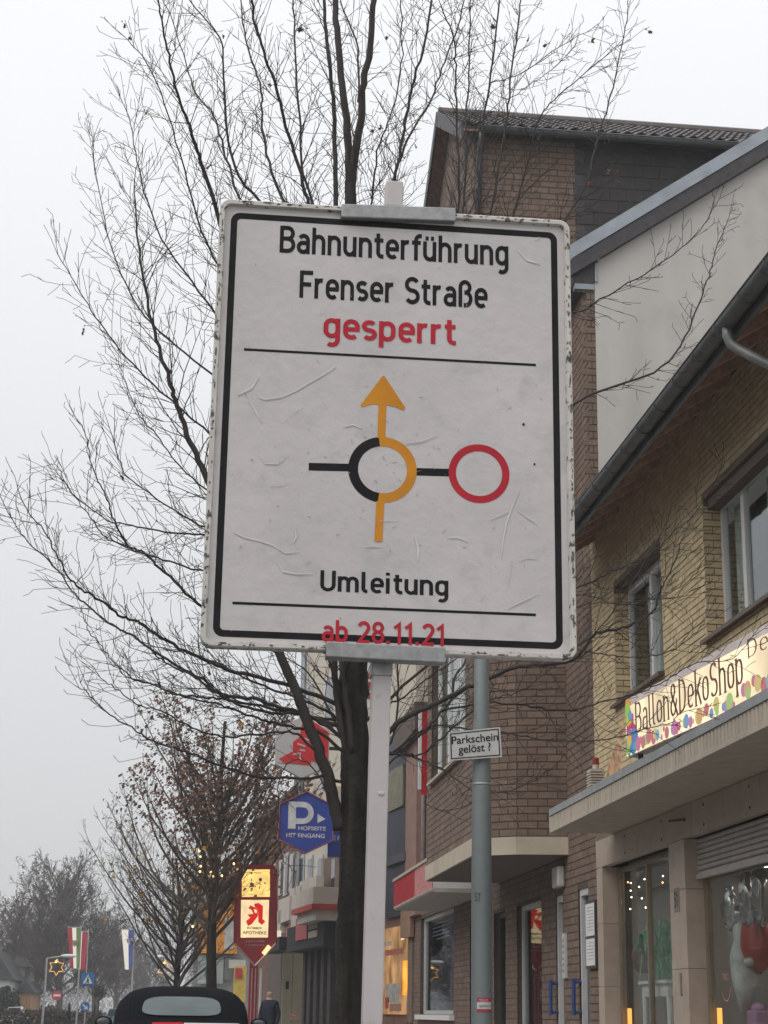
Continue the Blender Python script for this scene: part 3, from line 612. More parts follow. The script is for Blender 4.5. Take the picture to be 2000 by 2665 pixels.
mb.hexa([(ex-.06,Y0e,slope(ex-.06)+.03),(rx,Y0e,slope(rx)+.03),(rx,Y1e+.02,slope(rx)+.03),(ex-.06,Y1e+.02,slope(ex-.06)+.03),(ex-.06,Y0e,slope(ex-.06)+.10),(rx,Y0e,slope(rx)+.10),(rx,Y1e+.02,slope(rx)+.10),(ex-.06,Y1e+.02,slope(ex-.06)+.10)]); mb.build('roof', M_roof, house)
# canopy over the shop
XC = 4.8
CY0, CY1 = 11.0, 23.22
mb = MB(); mb.hexa([(XC+.03,CY0,3.61),(XF+.02,CY0,3.61),(XF+.02,CY1,3.61),(XC+.03,CY1,3.61),(XC+.03,CY0,3.885),(XF+.02,CY0,3.885),(XF+.02,CY1,3.885),(XC+.03,CY1,3.885)]); can = mb.build('canopy', M_conc, house)
mb = MB(); mb.box(XC-.012,XC+.20,CY0,CY1+.012,3.825,3.915); mb.build('canopy_flashing', M_zstrip, can)
mb = MB(); y = CY0; prof = []
while y < CY1: prof += [(XC+.026,y),(XC+.002,y+.012),(XC+.002,y+.082),(XC+.026,y+.094)]; y += .11
prof.append((XC+.012, CY1)); k0 = len(prof)
mb.add([(a,b,3.655) for a, b in prof]+[(a,b,3.822) for a, b in prof], [(i,i+1,i+1+k0,i+k0) for i in range(k0-1)]); o = mb.build('ribbed_fascia', M_conc, can); o['kind'] = 'stuff'
mb = MB(); mb.box(XC-.006,XC+.04,CY0,CY1+.006,3.60,3.653); mb.build('drip_edge', M_conc, can)
mb = MB(); mb.box(XC+.03,XF,CY1+.001,CY1+.012,3.61,3.80); mb.build('canopy_end', M_conc, can)
# tiled lintel and pillars of the shop front
pan = 0.62; y = 12.0
while y < 24.25:
    y1 = min(y+pan, 24.29); mb = MB(); FR.box(mb, y+.003, y1-.003, -.10, .022+R_.uniform(-.001,.001), 3.225, 3.60); mb.build('lintel_tile', M_tile_b, house); y += pan
for yy in (14.2, 17.3, 18.95, 20.75, 22.6):    # bolt holes left by an old sign
    for zz, on in ((3.30,1),(3.52,1)):
        mb = MB(); mb.tube([(XF-.03,yy,zz),(XF-.018,yy,zz)], .014, 8); mb.build('bolt_hole', M_dark, house)
mb = MB(); mb.tube([(XF-.05,19.7,3.43),(XF-.06,20.25,3.47)], .012, 6); mb.tube([(XF-.05,19.7,3.43),(XF-.02,19.7,3.43)], .016, 6); mb.build('old_bracket', M_dark, house)
def pillar(y0, y1, dep):
    zs = [0, .85, 1.75, 2.65, 3.222] if y0 < 21 else [0, .9, 1.6, 2.45, 3.222]
    for za, zb in zip(zs, zs[1:]):
        mb = MB(); FR.box(mb, y0, y1, -dep, .02, za+.002, zb-.002); bevel(mb.build('pillar_tile', M_tile_b, house), .004, 1)
pillar(23.945, 24.28, .30); pillar(19.80, 20.47, .30); pillar(14.0, 14.7, .34)
mb = MB(); q0 = FR.px(1762,2342,.02); FR.box(mb, q0[0]-.12, q0[0]+.10, .02, .026, q0[1]-.14, q0[1]+.14); hn = mb.build('number_plate', mat('number_plate', (.22,.19,.16), .6), house)
mb = MB(); strokes_text(mb, '51', FR.P(q0[0]+.085,.026,q0[1]-.09), -VY, VZ, Vector((-1,0,0)), .15, .18, 1.1, lift=.002); mb.build('digits', M_dark, hn)
mb = MB(); q1 = FR.px(1773,2562,.02); FR.box(mb, q1[0]-.05, q1[0]+.03, .02, .028, q1[1]-.13, q1[1]+.13); mb.build('letter_slot', M_alu, house)
# ceiling / back of the shop, lit by added glowing panels
M_shopw = mat('shop_wall', (.30,.29,.28), .9, .1, 2)
mb = MB(); mb.box(8.4,8.45,12,24.0,0,3.3); mb.box(XF+.4,8.4,23.95,24.0,0,3.3); mb.box(XF+.36,8.4,12,23.95,3.24,3.29); mb.box(XF+.36,8.4,12,23.95,0,.02); mb.build('shop_room', M_shopw, house)
for yy in (22.6, 21.0, 18.4, 16.5):  # glowing panels out of view, added to brighten the window displays
    mb = MB(); mb.box(7.7,7.95,yy-.4,yy+.4,3.19,3.238); mb.build('added_fill_panel', emit('shop_fill_glow', (1,.88,.74), 11.0), house)
# display windows
def shop_window(y0, y1, z0, z1, rec, mull, m_f=M_alu):
    mb = MB(); d = -rec; fw = .06
    for q in ((y0,y0+fw,z0,z1),(y1-fw,y1,z0,z1),(y0+fw,y1-fw,z0,z0+fw),(y0+fw,y1-fw,z1-fw,z1)): FR.box(mb, q[0],q[1], d-.06, d, q[2], q[3])
    wdw = mb.build('shop_window', m_f, house)
    xs = [y0+fw]+mull+[y1-fw]
    for a in mull: b = MB(); FR.box(b, a-.035, a+.035, d-.06, d+.01, z0+fw, z1-fw); b.build('mullion', m_f, wdw)
    for a, b_ in zip(xs, xs[1:]): p = MB(); FR.box(p, a+.02, b_-.02, d-.03, d-.022, z0+fw-.004, z1-fw+.004); p.build('pane', M_glass_d, wdw)
    return wdw
shop_window(20.47, 23.945, .35, 3.20, .20, [22.35]); shop_window(14.7, 19.80, .35, 2.80, .20, [17.0])
mb = MB(); FR.box(mb, 14.7, 19.80, -.2, -.04, 0, .35); FR.box(mb, 20.47, 23.945, -.2, -.04, 0, .35); mb.build('plinth', M_tile_b, house)
# roller shutter, half down, above the near display window
zt = 3.215; k = 0
M_shut = mat('shutter_slats', (.36,.325,.30), .5, .12, 6)
while zt > 2.80:
    mb = MB(); pr = [(-.15,zt-.058),(-.128,zt-.05),(-.122,zt-.03),(-.13,zt-.006),(-.15,zt)]
    n_ = len(pr); mb.add([FR.P(14.72,a,b) for a, b in pr]+[FR.P(19.78,a,b) for a, b in pr], [(i,i+1,i+1+n_,i+n_) for i in range(n_-1)]+[tuple(range(n_))]); mb.build('shutter_slat', M_shut, house); zt -= .062
mb = MB(); FR.box(mb, 14.72, 19.78, -.165, -.10, zt-.03, zt+.03); mb.build('shutter_bottom_bar', M_shut, house)
# ---- goods in the windows
def inwin(x, y, X): return atX(x, y, X)
Mg = mat('green_foil', (.10,.36,.16), .35, .5, 14); Msil = mat('silver_foil', (.62,.62,.63), .16, .2, 9, .6, 8, metal=.9); Mrd = mat('red_foil', (.42,.05,.03), .3, .4, 5, .5, 6, metal=.3)
def crumple(mb, amp, seed=1):
    rr = random.Random(seed)
    for p in mb.v: p += Vector((rr.uniform(-amp,amp), rr.uniform(-amp,amp), rr.uniform(-amp,amp)))
    return mb
q = inwin(1728,2480,6.16); mb = MB()
for i in range(90):
    a = R_.uniform(0,6.28); l = R_.uniform(.1,.42); c = Vector((q.x+R_.gauss(0,.10), q.y+R_.gauss(0,.17), q.z+R_.uniform(-.15,.45)))
    d = Vector((math.cos(a)*.05, math.sin(a)*.09, -l)); s = Vector((-math.sin(a),math.cos(a),0))*.022; mb.add([c-s, c+s, c+d*.6+s*.8+Vector((0,0,.01)), c+d], [(0,1,2,3)])
tag(mb.build('hanging_plant', Mg), 'bright green hanging foliage garland in the left shop display window', 'garland')
q = inwin(1676,2520,6.1); mb = MB(); mb.tube([(q.x,q.y,q.z-.06),(q.x,q.y,q.z),(q.x,q.y,q.z+.16),(q.x,q.y,q.z+.30),(q.x,q.y,q.z+.38),(q.x,q.y,q.z+.46)], [.07,.13,.17,.13,.06,.08], 16)
tag(mb.build('vase', mat('dark_glaze', (.12,.09,.08), .15, .3, 12), smooth=True), 'dark glazed vase on the white table in the left shop window', 'vase')
tb = thing('display_table', 'white display table behind the left shop window', 'table', (6.3, 22.6, 0)); zt = inwin(1720,2552,6.1).z
mb = MB(); mb.box(5.99,6.6,21.9,23.3,zt-.04,zt); mb.build('tabletop', M_white, tb)
mb = MB(); mb.box(6.03,6.55,21.95,23.25,zt-.2,zt-.041); mb.build('apron', M_white, tb)
for xx in (6.06,6.52):
    for yy in (22.0,23.2): mb = MB(); mb.tube([(xx,yy,0.02),(xx,yy,zt-.2)], [.025,.04], 10); mb.build('leg', M_white, tb)
for i, (px_, py_) in enumerate(((1642,2298),(1678,2288),(1685,2302),(1642,2318),(1644,2335),(1671,2338),(1641,2366),(1681,2362),(1726,2280),(1725,2297),(1635,2296),(1664,2308))):
    q = inwin(px_, py_, 6.03); mb = MB(); mb.ball(q, .010,.010,.010,8,6); warm = i in (9,10,2)
    tag(mb.build('fairy_light', emit('bulb_warm', (1,.45,.12), 9) if warm else emit('bulb_white', (1,.86,.62), 9), smooth=True), ('orange' if warm else 'white')+' fairy light bulb glowing in the left shop window', 'light bulb', 'fairy lights in the left shop window')
for i, (px_, py_, rw, rh, mm) in enumerate(((1900,2365,.16,.24,Msil),(1945,2335,.13,.30,Msil),(1978,2330,.12,.30,Msil),(1930,2385,.2,.10,Msil),(1985,2370,.14,.16,Msil))):
    q = inwin(px_, py_, 6.02+.03*i); mb = MB(); mb.ball(q,.08,rw,rh,12,9); crumple(mb,.03,i)
    tag(mb.build('foil_balloon', mm, smooth=True), ['crumpled silver foil balloon hanging lowest left in the right shop window','tall narrow silver foil balloon in the middle of the right shop window','tall silver foil balloon at the right picture edge','flat silver foil balloon lying across the right shop window','round silver foil balloon beside the red balloon'][i], 'balloon', 'silver balloons in the right shop window')
q = inwin(1972,2445,6.25); mb = MB(); mb.ball(q,.2,.28,.36,14,10); crumple(mb,.02,9); tag(mb.build('red_balloon', Mrd, smooth=True), 'big dark red foil balloon in the right shop window', 'balloon')
q = inwin(1935,2500,6.1); mb = MB(); mb.tube([(q.x,q.y+.10,q.z+.32),(q.x,q.y+.02,q.z+.36),(q.x,q.y+.02,q.z+.22),(q.x,q.y+.06,q.z+.05),(q.x,q.y-.04,q.z-.2),(q.x,q.y-.03,q.z-.55)], [.03,.10,.09,.13,.15,.06], 14); mb.ball((q.x,q.y-.20,q.z-.02),.06,.08,.05,8,6)
tag(mb.build('animal_balloon', mat('pale_foil', (.50,.51,.50), .3, .25, 8), smooth=True), 'pale grey animal shaped balloon standing in the right shop window', 'balloon')
q = inwin(1978,2640,6.15); mb = MB(); mb.box(q.x-.1,q.x+.1,q.y-.16,q.y+.16,q.z-.2,q.z+.04); mb.ball((q.x,q.y+.05,q.z+.06),.08,.1,.06,8,6)
tag(bevel(mb.build('pink_gift', mat('pink_paper', (.42,.22,.36), .6, .2, 8)), .02), 'lilac pink gift parcel low in the right shop window', 'gift')
for yy in (23.80, 19.66):                      # candle-like warm lamps at the frames
    mb = MB(); mb.tube([(5.99,yy,.7),(5.99,yy,1.32)], .03, 8); tag(mb.build('glow_tube', emit('tube_warm', (1,.42,.08), 2.2)), 'orange glowing tube at the left frame of the '+('left' if yy > 21 else 'right')+' shop window', 'lamp')
q = atX(1890,2560,5.89); mb = MB(); font_text(mb, 'TBC', Vector((5.889,q.y+.12,q.z+.04)), -VY, VZ, Vector((-1,0,0)), .22, .07); mb.ring(Vector((5.888,q.y,q.z-.02)), -VY, VZ, .17, .155, Vector((.001,0,0)), math.radians(200), math.radians(350), 16)
tag(mb.build('window_sticker', mat('sticker_pink', (.48,.20,.17), .6)), 'faded pink lettered sticker on the right shop window', 'sticker')
# ------------------------------------------------------------------ illuminated shop sign on the canopy
far_ = atX(1631,1971,4.9); zb = far_.z; near_ = atZ(2000,1808,zb)
dirn = (near_-far_); SF = Fr((far_.x,far_.y), (near_.x+dirn.x*.6, near_.y+dirn.y*.6), (-1,0)); zt = 4.755; LS = SF.L
bs = thing('shop_sign', 'long illuminated shop sign with brown lettering and coloured balloons on the flat canopy', 'shop sign', (far_.x+.1, far_.y, 3.92))
mb = MB(); SF.box(mb, 0, LS, -.14, -.012, zb, zt); mb.build('sign_box', mat('sign_box_grey', (.42,.42,.43), .5), bs)
mb = MB(); SF.box(mb, .01, LS-.01, -.011, 0, zb+.01, zt-.10); mb.build('lit_face', emit('sign_lit_face', (1.0,.82,.55), 1.2, .32, 1.3), bs)
mb = MB(); SF.box(mb, .01, LS-.01, -.011, -.001, zt-.0995, zt-.012); mb.build('pale_header', mat('sign_header', (.72,.62,.58), .5), bs)
M_brn = mat('brown_letters', (.16,.05,.015), .5, .2, 8)
Ls0 = SF.px(1655,1880)[0]; Ls1 = SF.px(1937,1790)[0]
mb = MB(); strokes_text(mb, 'Ballon&DekoShop', SF.P(Ls0,.002,zb+.20), SF.t, VZ, SF.n, Ls1-Ls0, .38, 1.0, .34, lift=.002, serif=True); mb.build('lettering', M_brn, bs)
d0 = SF.px(1948,1730)[0]; mb = MB(); strokes_text(mb, 'Deko', SF.P(d0,.002,zb+.42), SF.t, VZ, SF.n, 1.0, .19, .6, .3, lift=.002); mb.build('lettering', M_brn, bs)
mb = MB(); font_text(mb, 'Ballon', SF.P(Ls0+(Ls1-Ls0)*.62,.002,zb+.125), SF.t, VZ, SF.n, .35, .05); mb.build('small_lettering', mat('tan_letters', (.45,.26,.12), .6), bs)
cols = [(.70,.05,.25),(.10,.30,.62),(.38,.66,.10),(.80,.36,.06),(.62,.05,.08),(.80,.60,.08),(.12,.45,.55),(.60,.12,.45)]
def disc(mb, fr, a, z, ra, rz, lift, n=16): mb.add([fr.P(a+ra*math.cos(6.2832*i/n), lift, z+rz*math.sin(6.2832*i/n)) for i in range(n)], [tuple(range(n))])
rr = random.Random(4)
prt = [(.09,.56,6),(.10,.43,2),(.12,.28,0),(.12,.14,1),(.30,.15,4),(.28,.07,1)]+[(.35+i*.10+rr.uniform(-.05,.05), rr.uniform(.03,.13)+(.06 if i > 30 else 0), rr.randrange(8)) for i in range(44)]+[(rr.uniform(.03,.30), rr.uniform(.03,.6), rr.randrange(8)) for i in range(14)]
for i, (a, z, c) in enumerate(prt):
    if a > LS-.1: continue
    b = MB(); ra = (rr.uniform(.08,.11) if i < 6 else rr.uniform(.02,.065)); rz = ra*1.25; z0_ = max(zb+z, zb+rz+.015)
    ra *= (1 if i < 4 else 1.5); disc(b, SF, max(a,ra+.015), z0_, ra, rz*1.15, .003+.0004*(i % 17)); b.build('printed_balloon', emit('balloon_print_%d' % c, tuple(.72*q+.20 for q in cols[c]), .8), bs) if a > .34 else b.build('printed_balloon', emit('bold_print_%d' % c, tuple(.9*q+.03 for q in cols[c]), .8), bs)
b = MB(); SF.box(b, .62, .80, .0025, .003, zb+.04, zb+.16); b.build('printed_flag', emit('balloon_print_2', tuple(.62*q+.30 for q in cols[2]), .75), bs)
b = MB(); SF.box(b, .84, .98, .0025, .003, zb+.05, zb+.17); b.build('printed_flag', emit('flag_white', (.9,.85,.75), .9), bs)
e0 = SF.P(0,-.01,zb-.04); e1 = SF.P(0,-.01,zt-.08)    # crinkled end flap; own glow stands in for sign light through the film
mb = MB(); b0 = atX(1572,2028,5.0); b1 = atX(1620,2018,4.95); t0 = atX(1606,1890,5.05); cols_ = []
for i in range(9):
    u = i/8; lowp = Vector((b0.x+(b1.x-b0.x)*u+.025*math.sin(i*2.3), b0.y+(b1.y-b0.y)*u, 3.935)); top = Vector((t0.x+(e1.x-t0.x)*u, t0.y+(e1.y-t0.y)*u, zb+.12+(zt-zb-.2)*u**.8)); mid = lowp.lerp(top,.5)+Vector((-.05+.03*math.sin(i*1.7),0,0)); mb.v += [lowp, mid, top]
for i in range(8): mb.f += [(3*i,3*i+3,3*i+4,3*i+1),(3*i+1,3*i+4,3*i+5,3*i+2)]
mb.build('end_flap', emit('peach_film_glow', (.80,.50,.30), .42, .45, 9), bs, True)
for a in (.3, 1.6, 3.0):
    mb = MB(); mb.bar(SF.P(a,-.07,3.914), SF.P(a,-.07,zb), .05, .05); mb.build('bracket', M_dark, bs)
q = atX(1545,2005,4.95)
al = thing('alarm_siren', 'small white louvred alarm siren with red lamp at the canopy corner', 'alarm', (4.95, q.y, 3.917))
M_lv = mat('siren_white', (.50,.46,.40), .5, .1, 8)
mb = MB(); mb.box(4.88,5.08,q.y-.12,q.y+.12,3.917,3.94); mb.box(4.89,5.07,q.y-.11,q.y+.11,4.16,4.19); mb.box(4.92,5.04,q.y-.08,q.y+.08,3.94,4.16); mb.build('housing', M_lv, al)
for i in range(6): mb = MB(); mb.box(4.885,5.075,q.y-.115,q.y+.115,3.955+i*.034,3.972+i*.034); mb.build('louvre', M_lv, al)
mb = MB(); mb.tube([(4.98,q.y,4.19),(4.98,q.y,4.26)], .04, 12); mb.build('lamp_base', M_lv, al)
mb = MB(); mb.tube([(4.98,q.y,4.26),(4.98,q.y,4.33),(4.98,q.y,4.35)], [.045,.045,.03], 12); mb.build('red_lamp', mat('red_lens', (.30,.04,.03), .25), al)
# ------------------------------------------------------------------ brown brick building with the bay
M_bb = mat('brown_brick', (.172,.117,.087), .85, .16, 8, .25, 50, island=.13, dirt=((.125,.085,.064), 1.1, .50, .30)); M_bm = mat('brown_mortar', (.082,.059,.046), .95, .2, 15)
M_band = mat('exposed_concrete', (.46,.40,.31), .8, .12, 2.5, .1, dirt=((.32,.28,.22), 4, .58, .2))
M_plas = mat('beige_render', (.52,.492,.46), .9, .10, 1.6, .08, 40, dirt=((.43,.40,.37), 1.0, .52, .25), streak=True); M_slate = mat('slate_cladding', (.045,.040,.042), .6, .3, 9, .3, 20)
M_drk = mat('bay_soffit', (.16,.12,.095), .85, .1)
BX = XF+.012; FB = Fr((BX,0),(BX,10),(-1,0))
bld = thing('brown_brick_building', 'tall brown brick building with a projecting bay and cross gable roof', 'building', (BX, 33, 0))
GW = [(24.95,25.62,0,3.02),(26.69,27.28,0,3.02),(28.41,30.6,.45,3.06),(31.74,32.98,.45,3.06),(33.6,35.9,.45,3.06),(38.15,43.7,1.2,3.5)]
YB0, YB1 = 24.33, 46.0
mb = MB(); panel_with_holes(mb, FB, YB0, YB1, 0, 12.6, -.3, 0, GW); mb.box(7.0,13,YB0+.3,YB1,0,12.6); mb.box(BX+.3,7.0,YB0+.3,YB1,3.6,3.7); mb.build('wall', M_bm, bld)
bay_hole = (26.25,32.5,3.6,12.7)
BA = dict(ch=.115, bl=.31, jt=.016)
bk = brick_face(FB, YB0, 36.0, 0.0, 12.3, GW+[bay_hole], **BA)
bk += brick_face(FB, 36.0, 45.99, 0.0, 12.3, GW, **BA)
ret = Fr((BX,YB0),(BX+.13,YB0),(0,-1)); bk += brick_face(ret, 0.0, .125, 8.2, 12.3, [], .115, .125, .016)
pA0, pA1, pB, pC = (4.33,32.4), (4.33,26.95), (4.95,26.47), (BX,26.28)
ZB0, ZB1, ZT = 3.59, 3.86, 9.0
FA = Fr(pA1, pA0, (-1,0)); FBc = Fr(pB, pA1, (-1,-1)); FC = Fr(pC, pB, (0,-1))
WA = (.75, 4.85, 5.36, 7.6)
for fr, hl in ((FA,[WA]),(FBc,[]),(FC,[])):
    mb = MB(); panel_with_holes(mb, fr, 0, fr.L, ZB1, ZT, -.2, 0, hl); mb.build('bay_wall', M_bm, bld); bk += brick_face(fr, 0.0, fr.L, ZB1+.01, ZT, hl, **BA)
mb = MB(); mb.prism([(4.6,27.2,ZT),(BX,27.0,ZT),(BX,32.3,ZT),(4.6,32.3,ZT)], (0,0,.05)); mb.prism([(4.31,32.4,ZT-.02),(4.31,26.4,ZT-.02),(BX,26.28,ZT-.02),(BX,32.4,ZT-.02)], (0,0,.04)); mb.build('bay_floor', M_bm, bld)
o_ = .03; band_poly = [(4.33-o_,32.4),(4.33-o_,26.95-o_),(4.95-o_,26.47-o_),(BX,26.28-o_),(BX,32.4)]
mb = MB(); mb.prism([(a,b,ZB0) for a, b in band_poly], (0,0,ZB1-ZB0)); mb.build('concrete_band', M_band, bld)
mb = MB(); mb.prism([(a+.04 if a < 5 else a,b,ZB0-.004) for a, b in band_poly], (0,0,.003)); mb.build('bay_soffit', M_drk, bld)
house_window(bld, FA, *WA, .12, [2.0,3.4], M_white, M_glass, M_band)
# upper bay under the cross gable: rectangular
uX, uY0, uY1 = 4.28, 26.45, 32.4; ZEV = 16.05
FU = Fr((BX+.33,uY0),(uX,uY0),(0,-1)); FUA = Fr((uX,uY0),(uX,uY1),(-1,0))
mb = MB(); FU.box(mb,0,FU.L,-.2,0,ZT,ZEV); FUA.box(mb,0,FUA.L,-.2,0,ZT,ZEV); gy = (uY0+uY1)/2; GP = math.radians(32); gz_ = ZEV+(gy-uY0)*math.tan(GP)
mb.prism([(uX,uY0,ZEV),(uX,gy,gz_),(uX,uY1,ZEV)], (.2,0,0)); mb.build('gable_wall', M_bm, bld)
bk += brick_face(FU, 0, FU.L, ZT+.02, ZEV-.02, [], **BA)
bk += brick_face(FUA, 0, FUA.L, ZT+.02, ZEV-.02, [], **BA); 
z = ZEV
while z < gz_-.1:
    k_ = (z+.115-ZEV)/math.tan(GP); bk += brick_face(FUA, k_, FUA.L-k_, z, z+.1151, [], **BA); z += .115
def vis_b(x, y):
    if 525 < x < 1490 and 525 < y < 1725: return False
    if 1228 < x < 1280 and y > 1720: return False
    if 945 < x < 1025 and y > 1700: return False
    if y > 2050-.56*(x-1555)-20 and x > 1440 and y < 2262+.353*(1555-x): return False
    return True
lay_bricks(bk, bld, M_bb, vis_b, 300, **BA)
# cross gable roof with pan tiles
vx = uX-.24; rx1 = 12.0; ov = .28
def zr(y): return ZEV+.02+(y-uY0)*math.tan(GP) if y <= gy else ZEV+.02+(2*gy-uY0-y)*math.tan(GP)
ye = uY0-ov; mb = MB()
for ya, yb_ in ((ye, gy), (gy, uY1+ov)):
    mb.hexa([(vx,ya,zr(ya)),(rx1,ya,zr(ya)),(rx1,yb_,zr(yb_)),(vx,yb_,zr(yb_)),(vx,ya,zr(ya)+.06),(rx1,ya,zr(ya)+.06),(rx1,yb_,zr(yb_)+.06),(vx,yb_,zr(yb_)+.06)])
rf = mb.build('roof', M_roof, bld)
M_tile = mat('concrete_roof_tile', (.085,.072,.068), .6, .2, 6, .15, island=.25)
sl = math.cos(GP); tn = math.sin(GP); tl, tw = .36, .235; tmb = MB(); nw = 6
sec = [(i/nw*tw, .018+.026*math.sin(2*math.pi*i/nw)) for i in range(nw+1)]
for l_, dz in ((0,.03),(tl+.05,0.0)):
    for a, h_ in sec: tmb.v.append(Vector((a, l_*sl-(h_+dz)*tn, l_*tn+(h_+dz)*sl)))
for a, h_ in sec: tmb.v.append(Vector((a, -(h_)*tn, (h_+.005)*sl)))
for i in range(nw): tmb.f += [(i,i+1,nw+2+i,nw+1+i),(2*nw+2+i,2*nw+3+i,i+1,i)]
tme = tmb.mesh('roof_tile', M_tile, smooth=False); off = OFF[rf.name]
for r in range(9):
    for c in range(33):
        o = bpy.data.objects.new('roof_tile', tme); col.objects.link(o); o.parent = rf; s_ = r*tl
        o.location = Vector((vx+c*tw, ye+s_*sl-.01-.06*tn, zr(ye)+s_*tn+.06*sl))-off+Vector((0,0,R_.uniform(-.004,.004)))
mb = MB(); mb.tube([(vx,gy,zr(gy)+.08),(rx1,gy,zr(gy)+.08)], .11, 10); mb.build('ridge_tiles', M_tile, rf)
for ya, yb_ in ((ye, gy),(gy, uY1+ov)):        # verge boards of the street gable
    mb = MB(); mb.hexa([(vx-.04,ya,zr(ya)-.22),(vx,ya,zr(ya)-.22),(vx,yb_,zr(yb_)-.22),(vx-.04,yb_,zr(yb_)-.22),(vx-.04,ya,zr(ya)+.1),(vx,ya,zr(ya)+.1),(vx,yb_,zr(yb_)+.1),(vx-.04,yb_,zr(yb_)+.1)]); mb.build('verge_board', M_slate, bld)
    mb = MB(); mb.hexa([(vx,ya,zr(ya)-.05),(uX,ya,zr(ya)-.05),(uX,yb_,zr(yb_)-.05),(vx,yb_,zr(yb_)-.05),(vx,ya,zr(ya)-.01),(uX,ya,zr(ya)-.01),(uX,yb_,zr(yb_)-.01),(vx,yb_,zr(yb_)-.01)]); mb.build('verge_soffit', M_wood2, bld)
mb = MB(); mb.box(uX-.02,10.5,ye,uY0,ZEV-.16,ZEV-.12); mb.build('eaves_soffit', M_slate, bld)
mb = MB(); gz2 = zr(ye)-.02
prof = [(ye-.09+.085*math.cos(math.pi*k/8-math.pi), gz2+.085*math.sin(math.pi*k/8-math.pi)) for k in range(9)]; n_ = len(prof)
mb.add([(4.27,a,b) for a, b in prof]+[(10.2,a,b) for a, b in prof], [(k,k+1,k+1+n_,k+n_) for k in range(n_-1)]+[tuple(range(n_))]); mb.tube([(4.27,ye-.175,gz2),(10.2,ye-.175,gz2)], .012, 6); g2 = mb.build('gutter', mat('gutter_weathered', (.13,.135,.14), .5, .2, 6, metal=.3), bld, True)
mb = MB(); mb.tube([(4.33,ye-.09,gz2-.08),(4.33,ye-.09,gz2-.2),(4.33,ye+.1,gz2-.4),(4.33,uY0-.06,gz2-.55),(4.33,uY0-.06,9.1)], .045, 10); mb.build('downpipe', M_gut, bld, True)
# slate cheek between the cross gable and the main roof
MP = math.atan(.704)
def zm(x): return 12.72+(x-5.45)*math.tan(MP)
mb = MB(); mb.prism([(BX+.331,uY0-.01,12.0),(10.6,uY0-.01,zm(10.6)-.3),(10.6,uY0-.01,ZEV),(BX+.331,uY0-.01,ZEV)], (0,.06,0)); mb.build('cheek_backing', M_slate, bld)
M_sl2 = mat('slate', (.036,.031,.032), .6, .2, 9, .2, 20, island=.14, spec=.3)
zz = 12.9; r = 0
while zz < ZEV-.2:
    xx = BX+.34+(.15 if r % 2 else 0)
    while xx < 9.6:
        if zz > zm(xx)-.1: mb = None; o_s = (xx, zz)
        else: o_s = None
        if o_s: 
            if 'slate_mesh' not in globals():
                sm = MB(); sm.hexa([(.004,-.026,0),(.296,-.026,0),(.296,-.011,0),(.004,-.011,0),(.004,-.017,.245),(.296,-.017,.245),(.296,-.011,.245),(.004,-.011,.245)]); slate_mesh = sm.mesh('slate', M_sl2)
            o = bpy.data.objects.new('slate', slate_mesh); col.objects.link(o); o.parent = bld; o.location = Vector((xx,uY0,zz))-OFF[bld.name]
        xx += .30
    zz += .24; r += 1
# main roof, rendered party wall, zinc verge
mb = MB(); mb.hexa([(5.40,YB0-.1,zm(5.40)),(11,YB0-.1,zm(11)),(11,YB1,zm(11)),(5.40,YB1,zm(5.40)),(5.40,YB0-.1,zm(5.4)+.1),(11,YB0-.1,zm(11)+.1),(11,YB1,zm(11)+.1),(5.40,YB1,zm(5.4)+.1)]); mb.build('main_roof', M_roof, bld)
GX = BX+.13
mb = MB(); mb.prism([(GX,YB0-.012,7.5),(13,YB0-.012,7.5),(13,YB0-.012,zm(13)),(GX,YB0-.012,zm(GX)-.03)], (0,.29,0)); mb.build('rendered_gable', M_plas, bld)
dx = (.0,)
mb = MB(); xa, xb = 5.42, 12.5; mb.hexa([(xa,YB0-.16,zm(xa)-.10),(xb,YB0-.16,zm(xb)-.10),(xb,YB0-.11,zm(xb)-.10),(xa,YB0-.11,zm(xa)-.10),(xa,YB0-.16,zm(xa)+.14),(xb,YB0-.16,zm(xb)+.14),(xb,YB0-.11,zm(xb)+.14),(xa,YB0-.11,zm(xa)+.14)]); mb.build('zinc_verge', M_zinc, bld)
mb = MB(); mb.hexa([(xa+.02,YB0-.14,zm(xa)-.36),(xb,YB0-.14,zm(xb)-.36),(xb,YB0+.0,zm(xb)-.36),(xa+.02,YB0+.0,zm(xa)-.36),(xa+.02,YB0-.14,zm(xa)-.102),(xb,YB0-.14,zm(xb)-.102),(xb,YB0,zm(xb)-.102),(xa+.02,YB0,zm(xa)-.102)]); mb.build('verge_board', M_slate, bld)
mb = MB(); mb.box(5.50,GX-.002,YB0-.02,26.2,12.25,12.62); mb.build('eaves_box', M_slate, bld)
mb = MB(); mb.box(5.36,GX+.06,YB0-.12,26.2,12.63,12.73); mb.tube([(5.40,YB0-.15,12.66),(5.40,26.2,12.66)], .08, 10); mb.build('eaves_flashing', M_zinc, bld)
mb = MB(); mb.box(5.52,GX-.01,YB0-.035,YB0+.1,12.16,12.25); mb.build('eaves_lead', M_zinc, bld)
mb = MB(); mb.tube([(GX+.02,YB0-.03,12.3),(GX+.02,YB0-.03,12.62)], .025, 6); mb.build('vent_pipe', M_zinc, bld)
